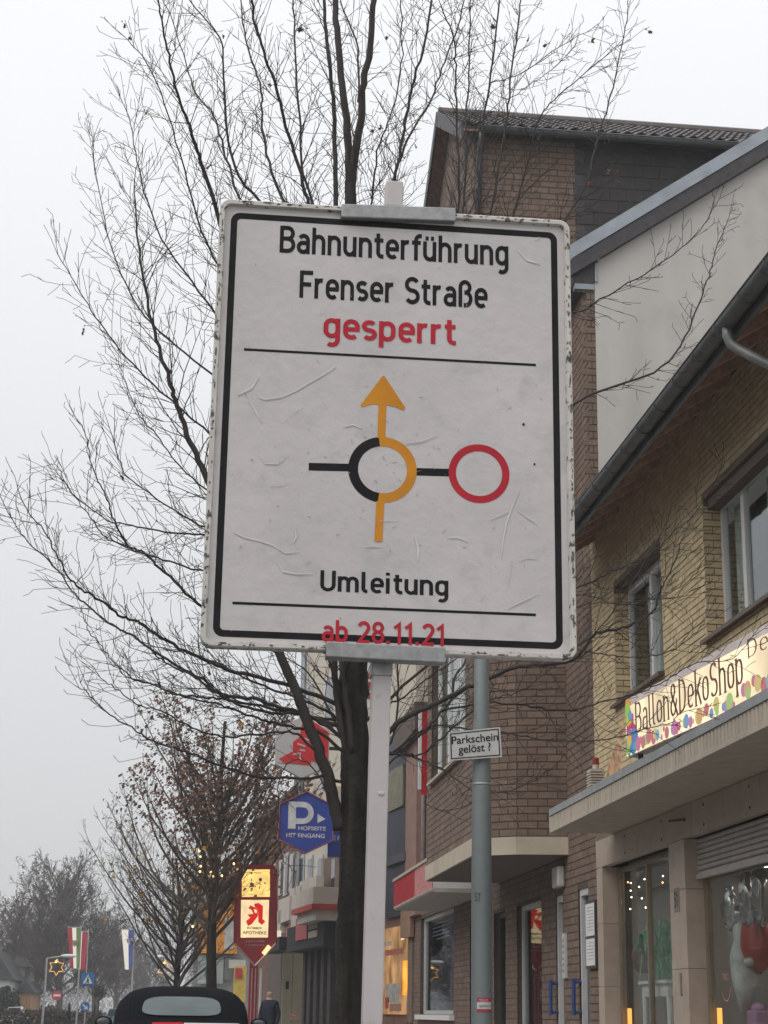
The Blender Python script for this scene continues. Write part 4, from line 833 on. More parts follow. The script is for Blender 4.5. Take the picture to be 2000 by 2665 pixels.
# ground floor
M_wfr = mat('white_door_frame', (.52,.52,.51), .45, .06); M_bfr = mat('shop_dark_frame', (.06,.05,.045), .5)
for a0, a1, z0, z1 in GW[:2]:
    mb = MB(); FB.box(mb, a1-.09, a1, -.14, -.02, 0, z1); FB.box(mb, a0, a0+.07, -.14, -.02, 0, z1); FB.box(mb, a0, a1, -.141, -.019, z1-.1, z1); dr = mb.build('door', M_wfr, bld)
    mb = MB(); FB.box(mb, a0+.07, a1-.09, -.10, -.09, .75, z1-.1); mb.build('pane', glass('door_glass', (.35,.4,.4), .06), dr)
    mb = MB(); FB.box(mb, a0+.07, a1-.09, -.12, -.07, 0, .75); mb.build('kick_panel', M_wfr, dr)
    mb = MB(); FB.box(mb, a0, a1, -1.0, -.98, 0, z1); mb.build('hallway', M_dark, dr)
    hy = a1-.02; mb = MB(); mb.tube([FB.P(hy,.10,1.22),FB.P(hy,.10,1.74)], .03, 8); mb.tube([FB.P(hy,-.05,1.26),FB.P(hy,.10,1.26)], .022, 6); mb.tube([FB.P(hy,-.05,1.69),FB.P(hy,.10,1.69)], .022, 6); mb.build('handle', mat('blue_enamel', (.03,.065,.22), .35), dr)
mb = MB(); FB.box(mb, 26.43, 26.62, .008, .05, 1.76, 2.42); ic = mb.build('intercom', M_wfr, bld)
mb = MB()
for i in range(6): FB.box(mb, 26.48, 26.57, .05, .056, 1.85+i*.09, 1.89+i*.09)
mb.build('bell_buttons', mat('button_grey', (.25,.25,.25), .5), ic)
nb = thing('notice_board', 'framed notice case with two white sheets beside the shop pillar', 'notice board', (BX-.03, 24.7, 1.8))
mb = MB(); FB.box(mb, 24.36, 24.98, .01, .05, 1.86, 2.80); mb.build('case', M_bfr, nb)
for z0, z1 in ((1.90,2.27),(2.31,2.76)):
    mb = MB(); FB.box(mb, 24.40, 24.94, .05, .054, z0, z1); sh = mb.build('sheet', M_white, nb)
    mb = MB()
    for i in range(int((z1-z0-.08)/.045)): FB.box(mb, 24.46, 24.88-R_.uniform(0,.15), .054, .0555, z1-.06-i*.045, z1-.052-i*.045)
    o = mb.build('print_lines', mat('print_grey', (.25,.25,.26), .8), sh); o['kind'] = 'stuff'
wl = MB(); FB.box(wl, 26.5, 26.95, .01, .13, 3.12, 3.44); bevel(wl.build('wall_lamp', mat('lamp_cover', (.55,.53,.49), .5), bld), .03)
M_disp = mat('display_back', (.06,.055,.05), .9, .4, 1.5)
for i, (a0, a1, z0, z1) in enumerate(GW[2:]):
    mb = MB(); fw = .09; fm = M_wfr if i in (0,3) else M_bfr
    for q in ((a0,a0+fw,z0,z1),(a1-fw,a1,z0,z1),(a0+fw,a1-fw,z0,z0+fw),(a0+fw,a1-fw,z1-fw,z1)): FB.box(mb, q[0],q[1], -.18, -.08, q[2], q[3])
    wn = mb.build('shop_window', fm, bld); mb = MB(); FB.box(mb, a0+fw, a1-fw, -.13, -.12, z0+fw, z1-fw); mb.build('pane', glass('brown_shop_glass', (.75,.78,.8), .04, .38), wn)
    mb = MB(); FB.box(mb, a0, a1, -.95, -.93, z0, z1); mb.build('display_back', M_disp, wn)
mb = MB(); FB.box(mb, 38.0, 43.9, -.1, .12, 1.08, 1.19); mb.build('sill', M_white, bld)
mb = MB(); FB.box(mb, 38.0, 43.9, .006, .03, .0, 1.07); mb.build('plinth_panel', mat('red_brown_panel', (.14,.06,.045), .7), bld)
# vertical blinds scraps in the dark window
mb = MB()
for i in range(10):
    for k in range(7): FB.box(mb, 39.4+i*.36, 39.72+i*.36, -.19-.01*(k % 2), -.185-.01*(k % 2), 3.38-k*.09-(.35*(i/10))**2*0, 3.42-k*.09) if k < 3+3*math.sin(i*.31) else None
mb.build('gathered_blind', mat('blind_white', (.42,.42,.42), .8), bld)
dressc = [((.50,.38,.30),28.95),((.30,.42,.48),29.6),((.48,.30,.26),32.0),((.45,.47,.55),32.5),((.55,.5,.46),34.6)]
for i, (c, yy) in enumerate(dressc):           # dresses on dummies in the displays
    d = thing('dress_dummy', ['peach dress on a dummy in the window next to the doors','pale blue dress on a dummy in the window next to the doors','salmon dress on a dummy behind the grey mast','lilac dress on a dummy behind the grey mast','cream dress on a dummy left of the grey mast'][i], 'dummy', (BX+.5,yy,0.5))
    mb = MB(); mb.tube([(BX+.5,yy,.55),(BX+.5,yy,1.0),(BX+.5,yy,1.45),(BX+.5,yy,1.6),(BX+.5,yy,1.85),(BX+.5,yy,2.05)], [.33,.26,.15,.13,.18,.10], 14); mb.build('dress', mat('dress_%d' % i, c, .8, .2, 10), d, True)
    mb = MB(); mb.tube([(BX+.5,yy,2.05),(BX+.5,yy,2.12),(BX+.5,yy,2.18),(BX+.5,yy,2.30),(BX+.5,yy,2.38)], [.05,.05,.08,.09,.03], 10); mb.build('head', mat('dummy_skin', (.4,.32,.26), .6), d, True)
for i in range(14):
    yy = 28.6+R_.uniform(.1,1.8); zz = 2.35+R_.uniform(0,.6); mb = MB(); mb.ball((BX+.45,yy,zz),.05,.05,.05,8,6)
    em = i % 4 == 0
    tag(mb.build('bauble', emit('bauble_glow', (1,.6,.2), 2.5) if em else mat('gold_bauble', (.55,.45,.28), .25, .2, 8, metal=.8), smooth=True), ('glowing amber' if em else 'gold')+' bauble hanging above the dresses in the window next to the doors', 'bauble', 'baubles above the dresses')
mb = MB(); mb.tube([(BX+.3,28.75,1.25),(BX+.3,29.2,1.55)], .05, 8); tag(mb.build('glow_strip', emit('strip_warm', (1,.6,.25), 1.6)), 'slanting warm light strip below the dresses', 'lamp')
# red shop fascia box further on
fb = thing('shop_fascia', 'red and pink shop fascia box projecting over the pavement left of the brown bay', 'shop sign', (5.1, 37, 3.48))
M_rf = mat('fascia_red', (.36,.018,.025), .6, .1, 4, spec=.2); M_pf = mat('fascia_pink', (.50,.20,.19), .6, .25, 14)
mb = MB(); mb.box(4.62,BX-.01,33.6,40.1,3.56,4.12); mb.build('box', M_white, fb)
mb = MB(); mb.box(4.60,4.619,36.3,40.1,3.56,4.12); mb.build('red_face', M_rf, fb)
mb = MB(); mb.box(4.60,4.619,33.6,36.298,3.56,4.12); mb.build('pink_face', M_pf, fb)
mb = MB(); mb.box(4.57,BX-.01,33.58,40.13,4.121,4.18); mb.build('top_flashing', M_conc, fb)
mb = MB(); prof = [(BX-.01,3.559),(4.60,3.559)]+[(4.68+.08*math.cos(math.radians(180+k*15)),3.54+.06*math.sin(math.radians(180+k*15))) for k in range(7)]+[(BX-.01,3.48)]
mb.prism([(a,33.6,b) for a, b in prof], (0,6.5,0)); mb.build('soffit', mat('fascia_soffit', (.42,.38,.34), .6), fb)
# red blade sign, downpipe and pier left of the bay
bl_ = thing('blade_sign', 'tall narrow red blade sign with white edge left of the brown bay', 'sign', (4.55,33.0,5.4))
q0 = atY(1097,2068,33.0); q1 = atY(1112,1850,33.0); mb = MB(); mb.box(q0.x,q1.x+.02,33.0,33.08,q0.z,q1.z); mb.build('red_panel', mat('blade_red', (.52,.012,.018), .4), bl_)
mb = MB(); mb.box(q0.x-.06,q0.x-.002,32.99,33.09,q0.z+.1,q1.z+.02); mb.build('white_edge', M_white, bl_)
for zz in (q0.z+.2, q1.z-.25): mb = MB(); mb.tube([(q1.x,33.04,zz),(5.7,33.04,zz)], .02, 6); mb.build('bracket', M_dark, bl_)
mb = MB(); mb.tube([(BX-.07,42.9,4.0),(BX-.07,42.9,12.3)], .06, 10); mb.build('downpipe', mat('pale_pipe', (.42,.36,.34), .5), bld, True)
mb = MB(); FB.box(mb, 43.6, 45.9, .01, .16, 3.6, 12.0); mb.build('corner_pier', mat('pink_brown_pier', (.27,.155,.125), .8, .15, 3, .2), bld)
# ------------------------------------------------------------------ houses further down the street (right side)
M_cream = mat('cream_render', (.52,.47,.39), .9, .07, .8, .05); M_creamd = mat('cream_panel', (.50,.46,.40), .7, .08, 2)
M_navy = mat('dark_facade', (.022,.026,.045), .5, .3, 1.5); M_rb = mat('red_brown_brick', (.16,.085,.062), .9, .2, 3, .2)
M_wf = mat('far_window_frame', (.52,.51,.50), .5, .08, 3); M_dg = mat('far_dark_glass', (.035,.038,.045), .12, .3, 1); M_redp = mat('shop_red', (.42,.02,.03), .4, .1, 3)
cr = thing('cream_building', 'tall cream rendered building with shops behind the bare tree trunk', 'building', (4.8,54,0))
FC2 = Fr((5.62,46.05),(3.8,62),(-1,-.1)); Lc = FC2.L
mb = MB(); FC2.box(mb, 0, Lc, -6, 0, 4.6, 15.5); mb.build('upper_wall', M_cream, cr)
mb = MB(); FC2.box(mb, 0, Lc, -6, -.05, 0, 4.598); mb.build('ground_floor_wall', M_rb, cr)
mb = MB(); mb.box(5.34,5.70,42.3,46.3,8.75,15.4); mb.build('overhang', M_cream, cr)
mb = MB(); mb.box(5.32,5.705,42.28,46.9,8.05,8.748); mb.build('overhang_soffit', mat('overhang_brown', (.10,.075,.06), .8), cr)
def rect(fr, x0, x1, y0, y1, d=0.0):           # px rectangle (upright) -> s0,s1,z0,z1 on the plane
    a, b = fr.px(x0, (y0+y1)/2, d)[0], fr.px(x1, (y0+y1)/2, d)[0]; xm = (x0+x1)/2
    return min(a,b), max(a,b), fr.px(xm,y1,d)[1], fr.px(xm,y0,d)[1]
def put(name, fr, pxr, m, parent, d=0.0, th=.06, **kw):
    a0, a1, z0, z1 = rect(fr, *pxr, d); b = MB(); fr.box(b, a0, a1, d, d+th, z0, z1); return b.build(name, m, parent, **kw)
put('loggia', FC2, (1008,1063,1905,2385), M_navy, cr, 0, .02)
put('loggia_panel', FC2, (1014,1053,2000,2105), mat('olive_panel', (.20,.19,.14), .8), cr, .03, .05)
put('loggia_slab', FC2, (1008,1063,2225,2248), mat('slab_grey', (.07,.075,.085), .7), cr, .03, .1)
lw_ = put('lit_shop_window', FC2, (1000,1066,2412,2640), emit('warm_shop', (1.0,.55,.24), .42, .55, 1.4), cr, .0, .02)
put('lit_edge', FC2, (1050,1066,2500,2590), emit('hot_shop', (1.0,.36,.05), 1.3, .4, 2), lw_, .03, .02)
put('lit_edge', FC2, (1046,1053,2412,2445), emit('pale_lamp', (1.0,.75,.4), 1.3), lw_, .03, .02)
for i, (r_, c) in enumerate((((1006,1040,2560,2610),(.35,.34,.32)),((1004,1050,2470,2485),(.4,.12,.08)),((1004,1012,2596,2625),(.30,.04,.04)),((1015,1045,2612,2632),(.3,.16,.12)),((1000,1020,2450,2462),(.5,.42,.35)))):
    put('window_print', FC2, r_, mat('window_print_%d' % i, c, .7, .3, 6), lw_, .04+.01*i, .01)
put('pier', FC2, (1066,1078,2420,2660), M_bb, cr, .02, .05)
put('wood_header', FC2, (1052,1078,2370,2440), mat('tan_header', (.26,.16,.10), .7), cr, .08, .1)
# upper windows between the branches
for x0, x1, y0, y1 in ((845,870,1760,1900),(800,818,1780,1900),(835,862,2010,2110),(1075,1100,1750,1800)):
    w0 = put('window', FC2, (x0,x1,y0,y1), M_wf, cr, .0, .03); put('pane', FC2, (x0+3,x1-3,y0+5,y1-5), M_dg, w0, .032, .01)
for s_ in (2.5,5.2,7.9):
    for z_ in (6.2,9.4,12.4):
        if s_ < 4 and z_ < 9: continue
        mb = MB(); FC2.box(mb, s_, s_+1.3, 0, .03, z_, z_+1.5); w0 = mb.build('window', M_wf, cr); mb = MB(); FC2.box(mb, s_+.08, s_+1.22, .031, .04, z_+.08, z_+1.42); mb.build('pane', M_dg, w0)
mb = MB(); mb.tube([FC2.P(Lc+.05,.1,4.5),FC2.P(Lc+.05,.1,15.4)], .10, 8); mb.build('downpipe', M_zinc, cr)
mb = MB(); mb.tube([FC2.P(Lc+.45,.1,9),FC2.P(Lc+.45,.1,15.4)], .06, 8); mb.build('downpipe', M_zinc, cr)
# balconies, shop fascias and awnings on the ground floor
put('balcony_parapet', FC2, (848,890,2060,2118), M_cream, cr, .02, .5); put('brick_panel', FC2, (845,888,2228,2332), M_bb, cr, .02, .05)
aw = put('awning_top', FC2, (842,892,2318,2362), M_creamd, cr, .3, .9); put('awning_stripe', FC2, (830,888,2362,2376), mat('awning_red', (.45,.04,.03), .5), cr, .35, .9); put('awning_valance', FC2, (838,890,2376,2402), M_creamd, cr, .3, .8)
for i, (x0, x1) in enumerate(((748,766),(774,788),(800,816),(836,850))):
    w0 = put('upper_window', FC2, (x0+24,x1+26,2228,2330), M_wf, cr, .02, .04); put('pane', FC2, (x0+27,x1+22,2236,2322), M_dg, w0, .062, .01)
for i, (x0, x1, y0, y1) in enumerate(((798,842,2288,2385),(772,800,2310,2398),(776,800,2398,2440))):
    put('fascia_block', FC2, (x0,x1,y0,y1), M_creamd, cr, .3+.05*i, .25)
for i in range(5): put('stacked_sign_panel', FC2, (809,831,2335+i*22,2352+i*22), M_creamd if i % 2 == 0 else mat('beige_sign', (.42,.36,.29), .6), cr, .7, .08)
put('sign_post_frame', FC2, (807,833,2330,2444), mat('rust_frame', (.22,.10,.07), .7), cr, .64, .05)
put('red_fascia', FC2, (778,807,2388,2446), M_redp, cr, .7, .1)
put('dark_awning', FC2, (785,885,2405,2470), mat('awning_dark', (.018,.018,.02), .7), cr, .25, .5)
for x0 in (786,800,815,832,850,868): put('shop_pillar', FC2, (x0,x0+8,2470,2665), mat('pillar_dark', (.05,.042,.04), .7), cr, .02, .2)
for x0 in (794,808,823,841,859): put('shop_glass', FC2, (x0,x0+7,2472,2660), M_dg, cr, -.04, .05)
# brown brick house with dark roof, beyond
bh = thing('brick_corner_house', 'reddish brown brick house with dark pitched roof and white windows beyond the cream building', 'house', (3.3,68,0))
FD = Fr((3.75,62.4),(2.62,76),(-1,-.1)); Ld = FD.L
mb = MB(); FD.box(mb, 0, Ld, -6, 0, 0, 9.0); mb.build('wall', M_rb, bh)
mb = MB(); mb.hexa([FD.P(-.2,.35,8.8),FD.P(Ld+.2,.35,8.8),FD.P(Ld+.2,-5,12.3),FD.P(-.2,-5,12.3),FD.P(-.2,.35,9.05),FD.P(Ld+.2,.35,9.05),FD.P(Ld+.2,-5,12.6),FD.P(-.2,-5,12.6)]); mb.build('roof', mat('far_roof', (.07,.068,.07), .6, .2, 2), bh)
mb = MB(); FD.box(mb, 0, 2.0, -2.5, .02, 9.0, 10.4); mb.build('dormer', mat('dormer_slate', (.10,.10,.105), .6), bh)
for x0, x1, y0, y1 in ((741,752,2222,2330),(756,766,2222,2318),(728,735,2240,2330),(712,718,2250,2335)):
    w0 = put('window', FD, (x0,x1,y0,y1), M_wf, bh, .0, .04); put('pane', FD, (x0+2.5,x1-2.5,y0+5,y1-5), M_dg, w0, .042, .01)
for (x0, x1, y0, y1) in ((746,776,2338,2400),(740,752,2372,2430)): put('fascia_block', FD, (x0,x1,y0,y1), M_creamd, bh, .3, .3)
put('red_fascia', FD, (752,771,2410,2456), M_redp, bh, .4, .1); put('light_box', FD, (716,732,2425,2470), emit('white_light_box', (1,.9,.72), .8), bh, .6, .1)
put('dark_awning', FD, (726,772,2445,2478), mat('awning_dark', (.018,.018,.02), .7), bh, .2, .6)
put('shop_front', FD, (700,736,2475,2665), mat('shop_front_brown', (.10,.075,.065), .7, .2, 1), bh, .02, .05)
mb = MB(); mb.tube([FD.P(Ld-.2,.1,0),FD.P(Ld-.2,.1,8.8)], .07, 8); mb.build('downpipe', M_zinc, bh)
q0 = atY(738,2480,52); q1 = atY(785,2665,52); cl = thing('advertising_column', 'beige panelled pillar standing in front of the dark shops', 'pillar', ((q0.x+q1.x)/2,52.2,0))
M_ol = mat('beige_green_pillar', (.33,.31,.23), .7, .08, 3)
for k in range(2): mb = MB(); wq = (q1.x-q0.x)/2; mb.box(q0.x+k*wq+.006,q0.x+(k+1)*wq-.006,52,52.4,.0,q0.z); mb.build('panel', M_ol, cl)
mb = MB(); z_ = atY(752,2565,52).z; mb.box(q0.x+.1,q0.x+.19,51.98,51.999,z_-.1,z_+.12); mb.build('plate', M_dark, cl)
mb = MB(); z_ = atY(770,2650,52).z; mb.box(q0.x+.25,q0.x+.48,51.98,51.999,z_-.05,z_+.12); mb.build('poster', mat('poster_pink', (.5,.28,.26), .6, .4, 20), cl)
# hexagonal shop signs
def hexa_sign(name, label, cx_, cy_, Y, wpx, hpx, m):
    c = atY(cx_, cy_, Y); wd = wpx/2*Y*1.03/F; hd = hpx/2*Y*1.03/F; h2 = hd*.56
    t = thing(name, label, 'shop sign', (c.x, Y, c.z-hd))
    ps = [(0,hd),(wd,h2),(wd,-h2),(0,-hd),(-wd,-h2),(-wd,h2)]
    mb = MB(); mb.prism([(c.x+a,Y,c.z+b) for a, b in ps], (0,.25,0)); mb.build('hexagon_panel', m, t)
    mb = MB(); mb.bar((c.x+wd,Y+.12,c.z),(c.x+wd+1.3,Y+.3,c.z),.08,.08); mb.build('bracket', M_dark, t)
    return t, c, wd, hd
M_blu = mat('sign_blue', (.025,.055,.33), .4, .08, 2); M_hw = mat('hex_white', (.50,.49,.48), .5, .06, 3); M_hr = mat('hex_red', (.58,.015,.018), .4, .06, 2); M_orim = mat('hex_edge', (.40,.10,.09), .5)
t, c, wd, hd = hexa_sign('red_hexagon_sign', 'white hexagonal sign with a red house shaped emblem hanging above the blue sign', 788, 1944, 45, 136, 158, M_hw)
em = [(.12,.98),(.96,.50),(.96,-.42),(.75,-.60),(.35,-.42),(.30,-.58),(-.70,-.52),(-.86,-.40),(-.36,-.15),(-.36,.15),(-.12,.32),(-.05,.72)]
mb = MB(); mb.prism([(c.x+a*wd,44.985,c.z+b*hd) for a, b in em], (0,.014,0)); mb.build('emblem', M_hr, t)
mb = MB()
for (a, b, a2, b2) in ((-.2,.10,.1,.02),(-.1,-.10,.1,-.12),(-.35,-.25,-.05,-.2),(0,.3,.25,.2),(-.1,-.2,-.06,-.42)): mb.bar((c.x+a*wd,44.98,c.z+b*hd),(c.x+a2*wd,44.98,c.z+b2*hd),.01,.04)
mb.build('emblem_lines', M_hw, t)
t, c, wd, hd = hexa_sign('blue_parking_sign', 'blue hexagonal parking sign with a big white letter P and arrow', 797, 2140, 45, 136, 153, M_blu)
h2 = hd*.56; ps = [(0,hd),(wd,h2),(wd,-h2),(0,-hd),(-wd,-h2),(-wd,h2)]
mb = MB()
for (a, b), (a2, b2) in zip(ps, ps[1:]+ps[:1]): mb.bar((c.x+a,45.1,c.z+b),(c.x+a2,45.1,c.z+b2),.02,.30,up=(0,1,0))
mb.build('edge_trim', M_orim, t)
Mw2 = mat('sign_white_print', (.62,.62,.62), .5); n1 = NF; o0 = lambda a, b: Vector((c.x+a*wd,45.0,c.z+b*hd))
mb = MB(); mb.prism([o0(-.66,.66),o0(-.66,-.22),o0(-.38,-.22),o0(-.38,.66)], NF*.012)
for a0 in range(12):
    A0, A1 = math.radians(90-15*a0), math.radians(90-15*(a0+1)); cc = (-.12,.30)
    f = lambda an, r: o0(cc[0]+r*.9*math.cos(an), cc[1]+r*.82*math.sin(an))
    mb.prism([f(A0,.22),f(A0,.44),f(A1,.44),f(A1,.22)], NF*.013)
mb.prism([o0(-.38,.66),o0(-.38,.48),o0(-.12,.48),o0(-.12,.66)], NF*.013); mb.prism([o0(-.38,.12),o0(-.38,-.06),o0(-.12,-.06),o0(-.12,.12)], NF*.013); mb.build('letter_p', Mw2, t)
mb = MB(); mb.prism([o0(.42,.28),o0(.72,.12),o0(.42,-.02)], NF*.012); mb.build('arrow', Mw2, t)
mb = MB(); font_text(mb, 'HOFSEITE', o0(-.28,-.26), VX, VZ, NF, wd*1.02, hd*.13, .012, .02); mb.build('lettering', Mw2, t)
mb = MB(); font_text(mb, 'MIT EINGANG', o0(-.72,-.50), VX, VZ, NF, wd*1.42, hd*.14, .012, .02); mb.build('lettering', Mw2, t)
q = atY(882,2185,46); mb = MB(); mb.box(q.x-.28,q.x+.2,46,46.2,q.z-.45,q.z+.35); o = tag(mb.build('blue_panel_sign', M_blu), 'small blue panel sign half hidden behind the dark tree trunk', 'sign')
mb = MB(); font_text(mb, 'ER', Vector((q.x-.18,46,q.z-.02)), VX, VZ, NF, .3, .12, .004); mb.build('lettering', Mw2, o)
q = atY(958,1790,45); b_ = thing('banner_sign', 'narrow white and red banner between tree trunk and sign post', 'sign', (q.x,45,q.z-1)); mb = MB(); mb.box(q.x-.18,q.x+.1,45,45.1,q.z-.55,q.z+.9); mb.build('panel', M_white, b_)
for a, b, in ((-.3,-.1),(.0,.15),(.25,.4)): mb = MB(); mb.box(q.x-.15,q.x+.08,44.98,44.999,q.z+a,q.z+a+.16); mb.build('stripe', M_redp, b_)
# orange shop across the end of the street
og = thing('orange_shop', 'shop with broad orange fascia and pale front at the end of the street', 'shop', (1.6,100,0)); FO = Fr((-.2,100),(4.2,100),(0,-1))
M_orf = mat('orange_fascia', (.74,.28,.015), .5, .12, .8); 
put('back_wall', FO, (505,655,2300,2640), mat('shop_grey', (.26,.26,.26), .8, .2, .6), og, -2, 1.9)
put('fascia', FO, (518,620,2345,2482), M_orf, og, 0, .4); put('poster_panel', FO, (585,608,2388,2470), mat('poster_grey', (.42,.41,.38), .7, .3, 2), og, .42, .05)
for i, (r_, c) in enumerate((((515,540,2486,2560),(.36,.40,.40)),((542,560,2486,2545),(.45,.46,.45)),((534,556,2525,2545),(.10,.28,.18)),((562,582,2490,2560),(.30,.33,.33)),((585,605,2486,2550),(.12,.12,.12)),((596,640,2498,2520),(.50,.48,.42)))):
    put('shop_front_panel', FO, r_, mat('front_panel_%d' % i, c, .6, .2, 2), og, .1+.02*i, .03)
yb_ = put('yellow_box', FO, (608,640,2515,2610), mat('yellow_paint', (.55,.38,.06), .6), og, 3, .6); put('red_sign', FO, (613,631,2520,2545), M_redp, og, 3.65, .05)
# ------------------------------------------------------------------ pharmacy totem
ph = thing('pharmacy_totem', 'red pharmacy totem with two glowing yellow panels on a red post', 'totem sign', (1.8,50,0))
M_pr = mat('totem_red', (.30,.014,.026), .3, .12, 3); PYc = 50.0
def pq(x, y, d=0.0): p_ = atY(x, y, PYc-d); return Vector((p_.x, PYc-d, p_.z))
M_trim = mat('totem_trim', (.45,.30,.28), .3, metal=.4)
body = [(622,2250),(712,2250),(719,2262),(719,2455),(664,2512),(611,2455),(613,2262)]
mb = MB(); mb.prism([pq(a,b) for a, b in body], (0,.3,0)); mb.build('body', M_pr, ph)
mb = MB(); mb.prism([pq(630,2263,.02),pq(703,2263,.02),pq(703,2334,.02),pq(630,2334,.02)], (0,.018,0)); u1 = mb.build('upper_light_panel', emit('totem_yellow', (1.0,.66,.20), 1.25, .25, 3), ph)
mb = MB(); mb.prism([pq(628,2342,.02),pq(701,2342,.02),pq(698,2440,.02),pq(627,2440,.02)], (0,.018,0)); u2 = mb.build('lower_light_panel', emit('totem_cream', (1.0,.76,.42), 1.05, .15, 3), ph)
a_em = [(655,2353),(668,2352),(682,2360),(682,2388),(688,2396),(681,2402),(674,2396),(670,2382),(661,2384),(652,2398),(646,2408),(641,2402),(650,2390),(646,2382),(655,2378),(664,2374),(652,2370),(649,2362)]
mb = MB()
for a_em in ([(662,2352),(674,2350),(685,2358),(684,2392),(691,2398),(683,2407),(673,2400),(672,2366),(664,2361)],[(671.8,2366),(663,2361),(652,2356),(647,2364),(655,2368),(660,2378),(650,2390),(641,2397),(646,2410),(656,2405),(666,2392),(671.8,2384)],[(645,2380),(671.8,2377),(671.8,2384),(650,2387)]):
    mb.prism([pq(a,b,.03+.001*len(mb.v)/20) for a, b in a_em], (0,.008,0))
mb.build('letter_a', emit('letter_red', (.75,.02,.015), .9), ph)
mb = MB(); mb.prism([pq(661,2366,.045),pq(669,2368,.045),pq(669,2376,.045),pq(664,2376,.045)], (0,.003,0)); mb.build('letter_eye', emit('totem_cream', (1.0,.76,.42), 1.05), ph)
Mbt = mat('totem_brown_text', (.16,.06,.02), .6)
for txt, x0, x1, yy, hh in (('RÖMER',644,683,2418,7),('APOTHEKE',632,694,2431,8)):
    p0, p1 = pq(x0,yy,.03), pq(x1,yy,.03); mb = MB(); font_text(mb, txt, p0, VX, VZ, NF, p1.x-p0.x, hh*PYc/F, .004, .02); mb.build('lettering', Mbt, ph)
for yy, x0, x1 in ((2452,640,685),(2462,640,686)):
    mb = MB(); x_ = x0
    while x_ < x1: p0, p1 = pq(x_,yy,.01), pq(x_+R_.uniform(2,5),yy-4.5,.01); mb.prism([p0,Vector((p1.x,p0.y,p0.z)),Vector((p1.x,p0.y,p1.z)),Vector((p0.x,p0.y,p1.z))], (0,.008,0)); x_ += R_.uniform(5,7.5)
    mb.build('small_print', mat('small_print', (.42,.25,.25), .6), ph)
for (a, b) in (((611,2455),(664,2514)),((664,2514),(719,2455)),((613,2262),(611,2455)),((719,2262),(719,2455))):
    mb = MB(); mb.tube([pq(*a,.02)+Vector((0,0,0)),pq(*b,.02)], .03, 6); mb.build('edge_tube', M_pr if a[1] < 2300 else M_trim, ph)
mb = MB(); mb.tube([pq(686,2483,.05),pq(702,2462,.05)], .06, 8); mb.build('lamp_tube', emit('totem_lamp', (1,.7,.3), 1.6), ph)
pa = pq(651,2500); pb = pq(673,2500); mb = MB(); mb.box(pa.x,pb.x,50.02,50.25,0,pa.z+.1); mb.build('post', M_pr, ph)
for x_ in (657,666): a_ = pq(x_,2520); mb = MB(); mb.box(a_.x-.016,a_.x+.016,49.99,50.019,.3,a_.z); mb.build('post_trim', M_trim, ph)
a_ = pq(680,2520); mb = MB(); mb.tube([(a_.x,50.1,0),(a_.x,50.1,a_.z)], .05, 8); tag(mb.build('white_pole', M_white), 'thin white pole right beside the red totem post', 'pole')
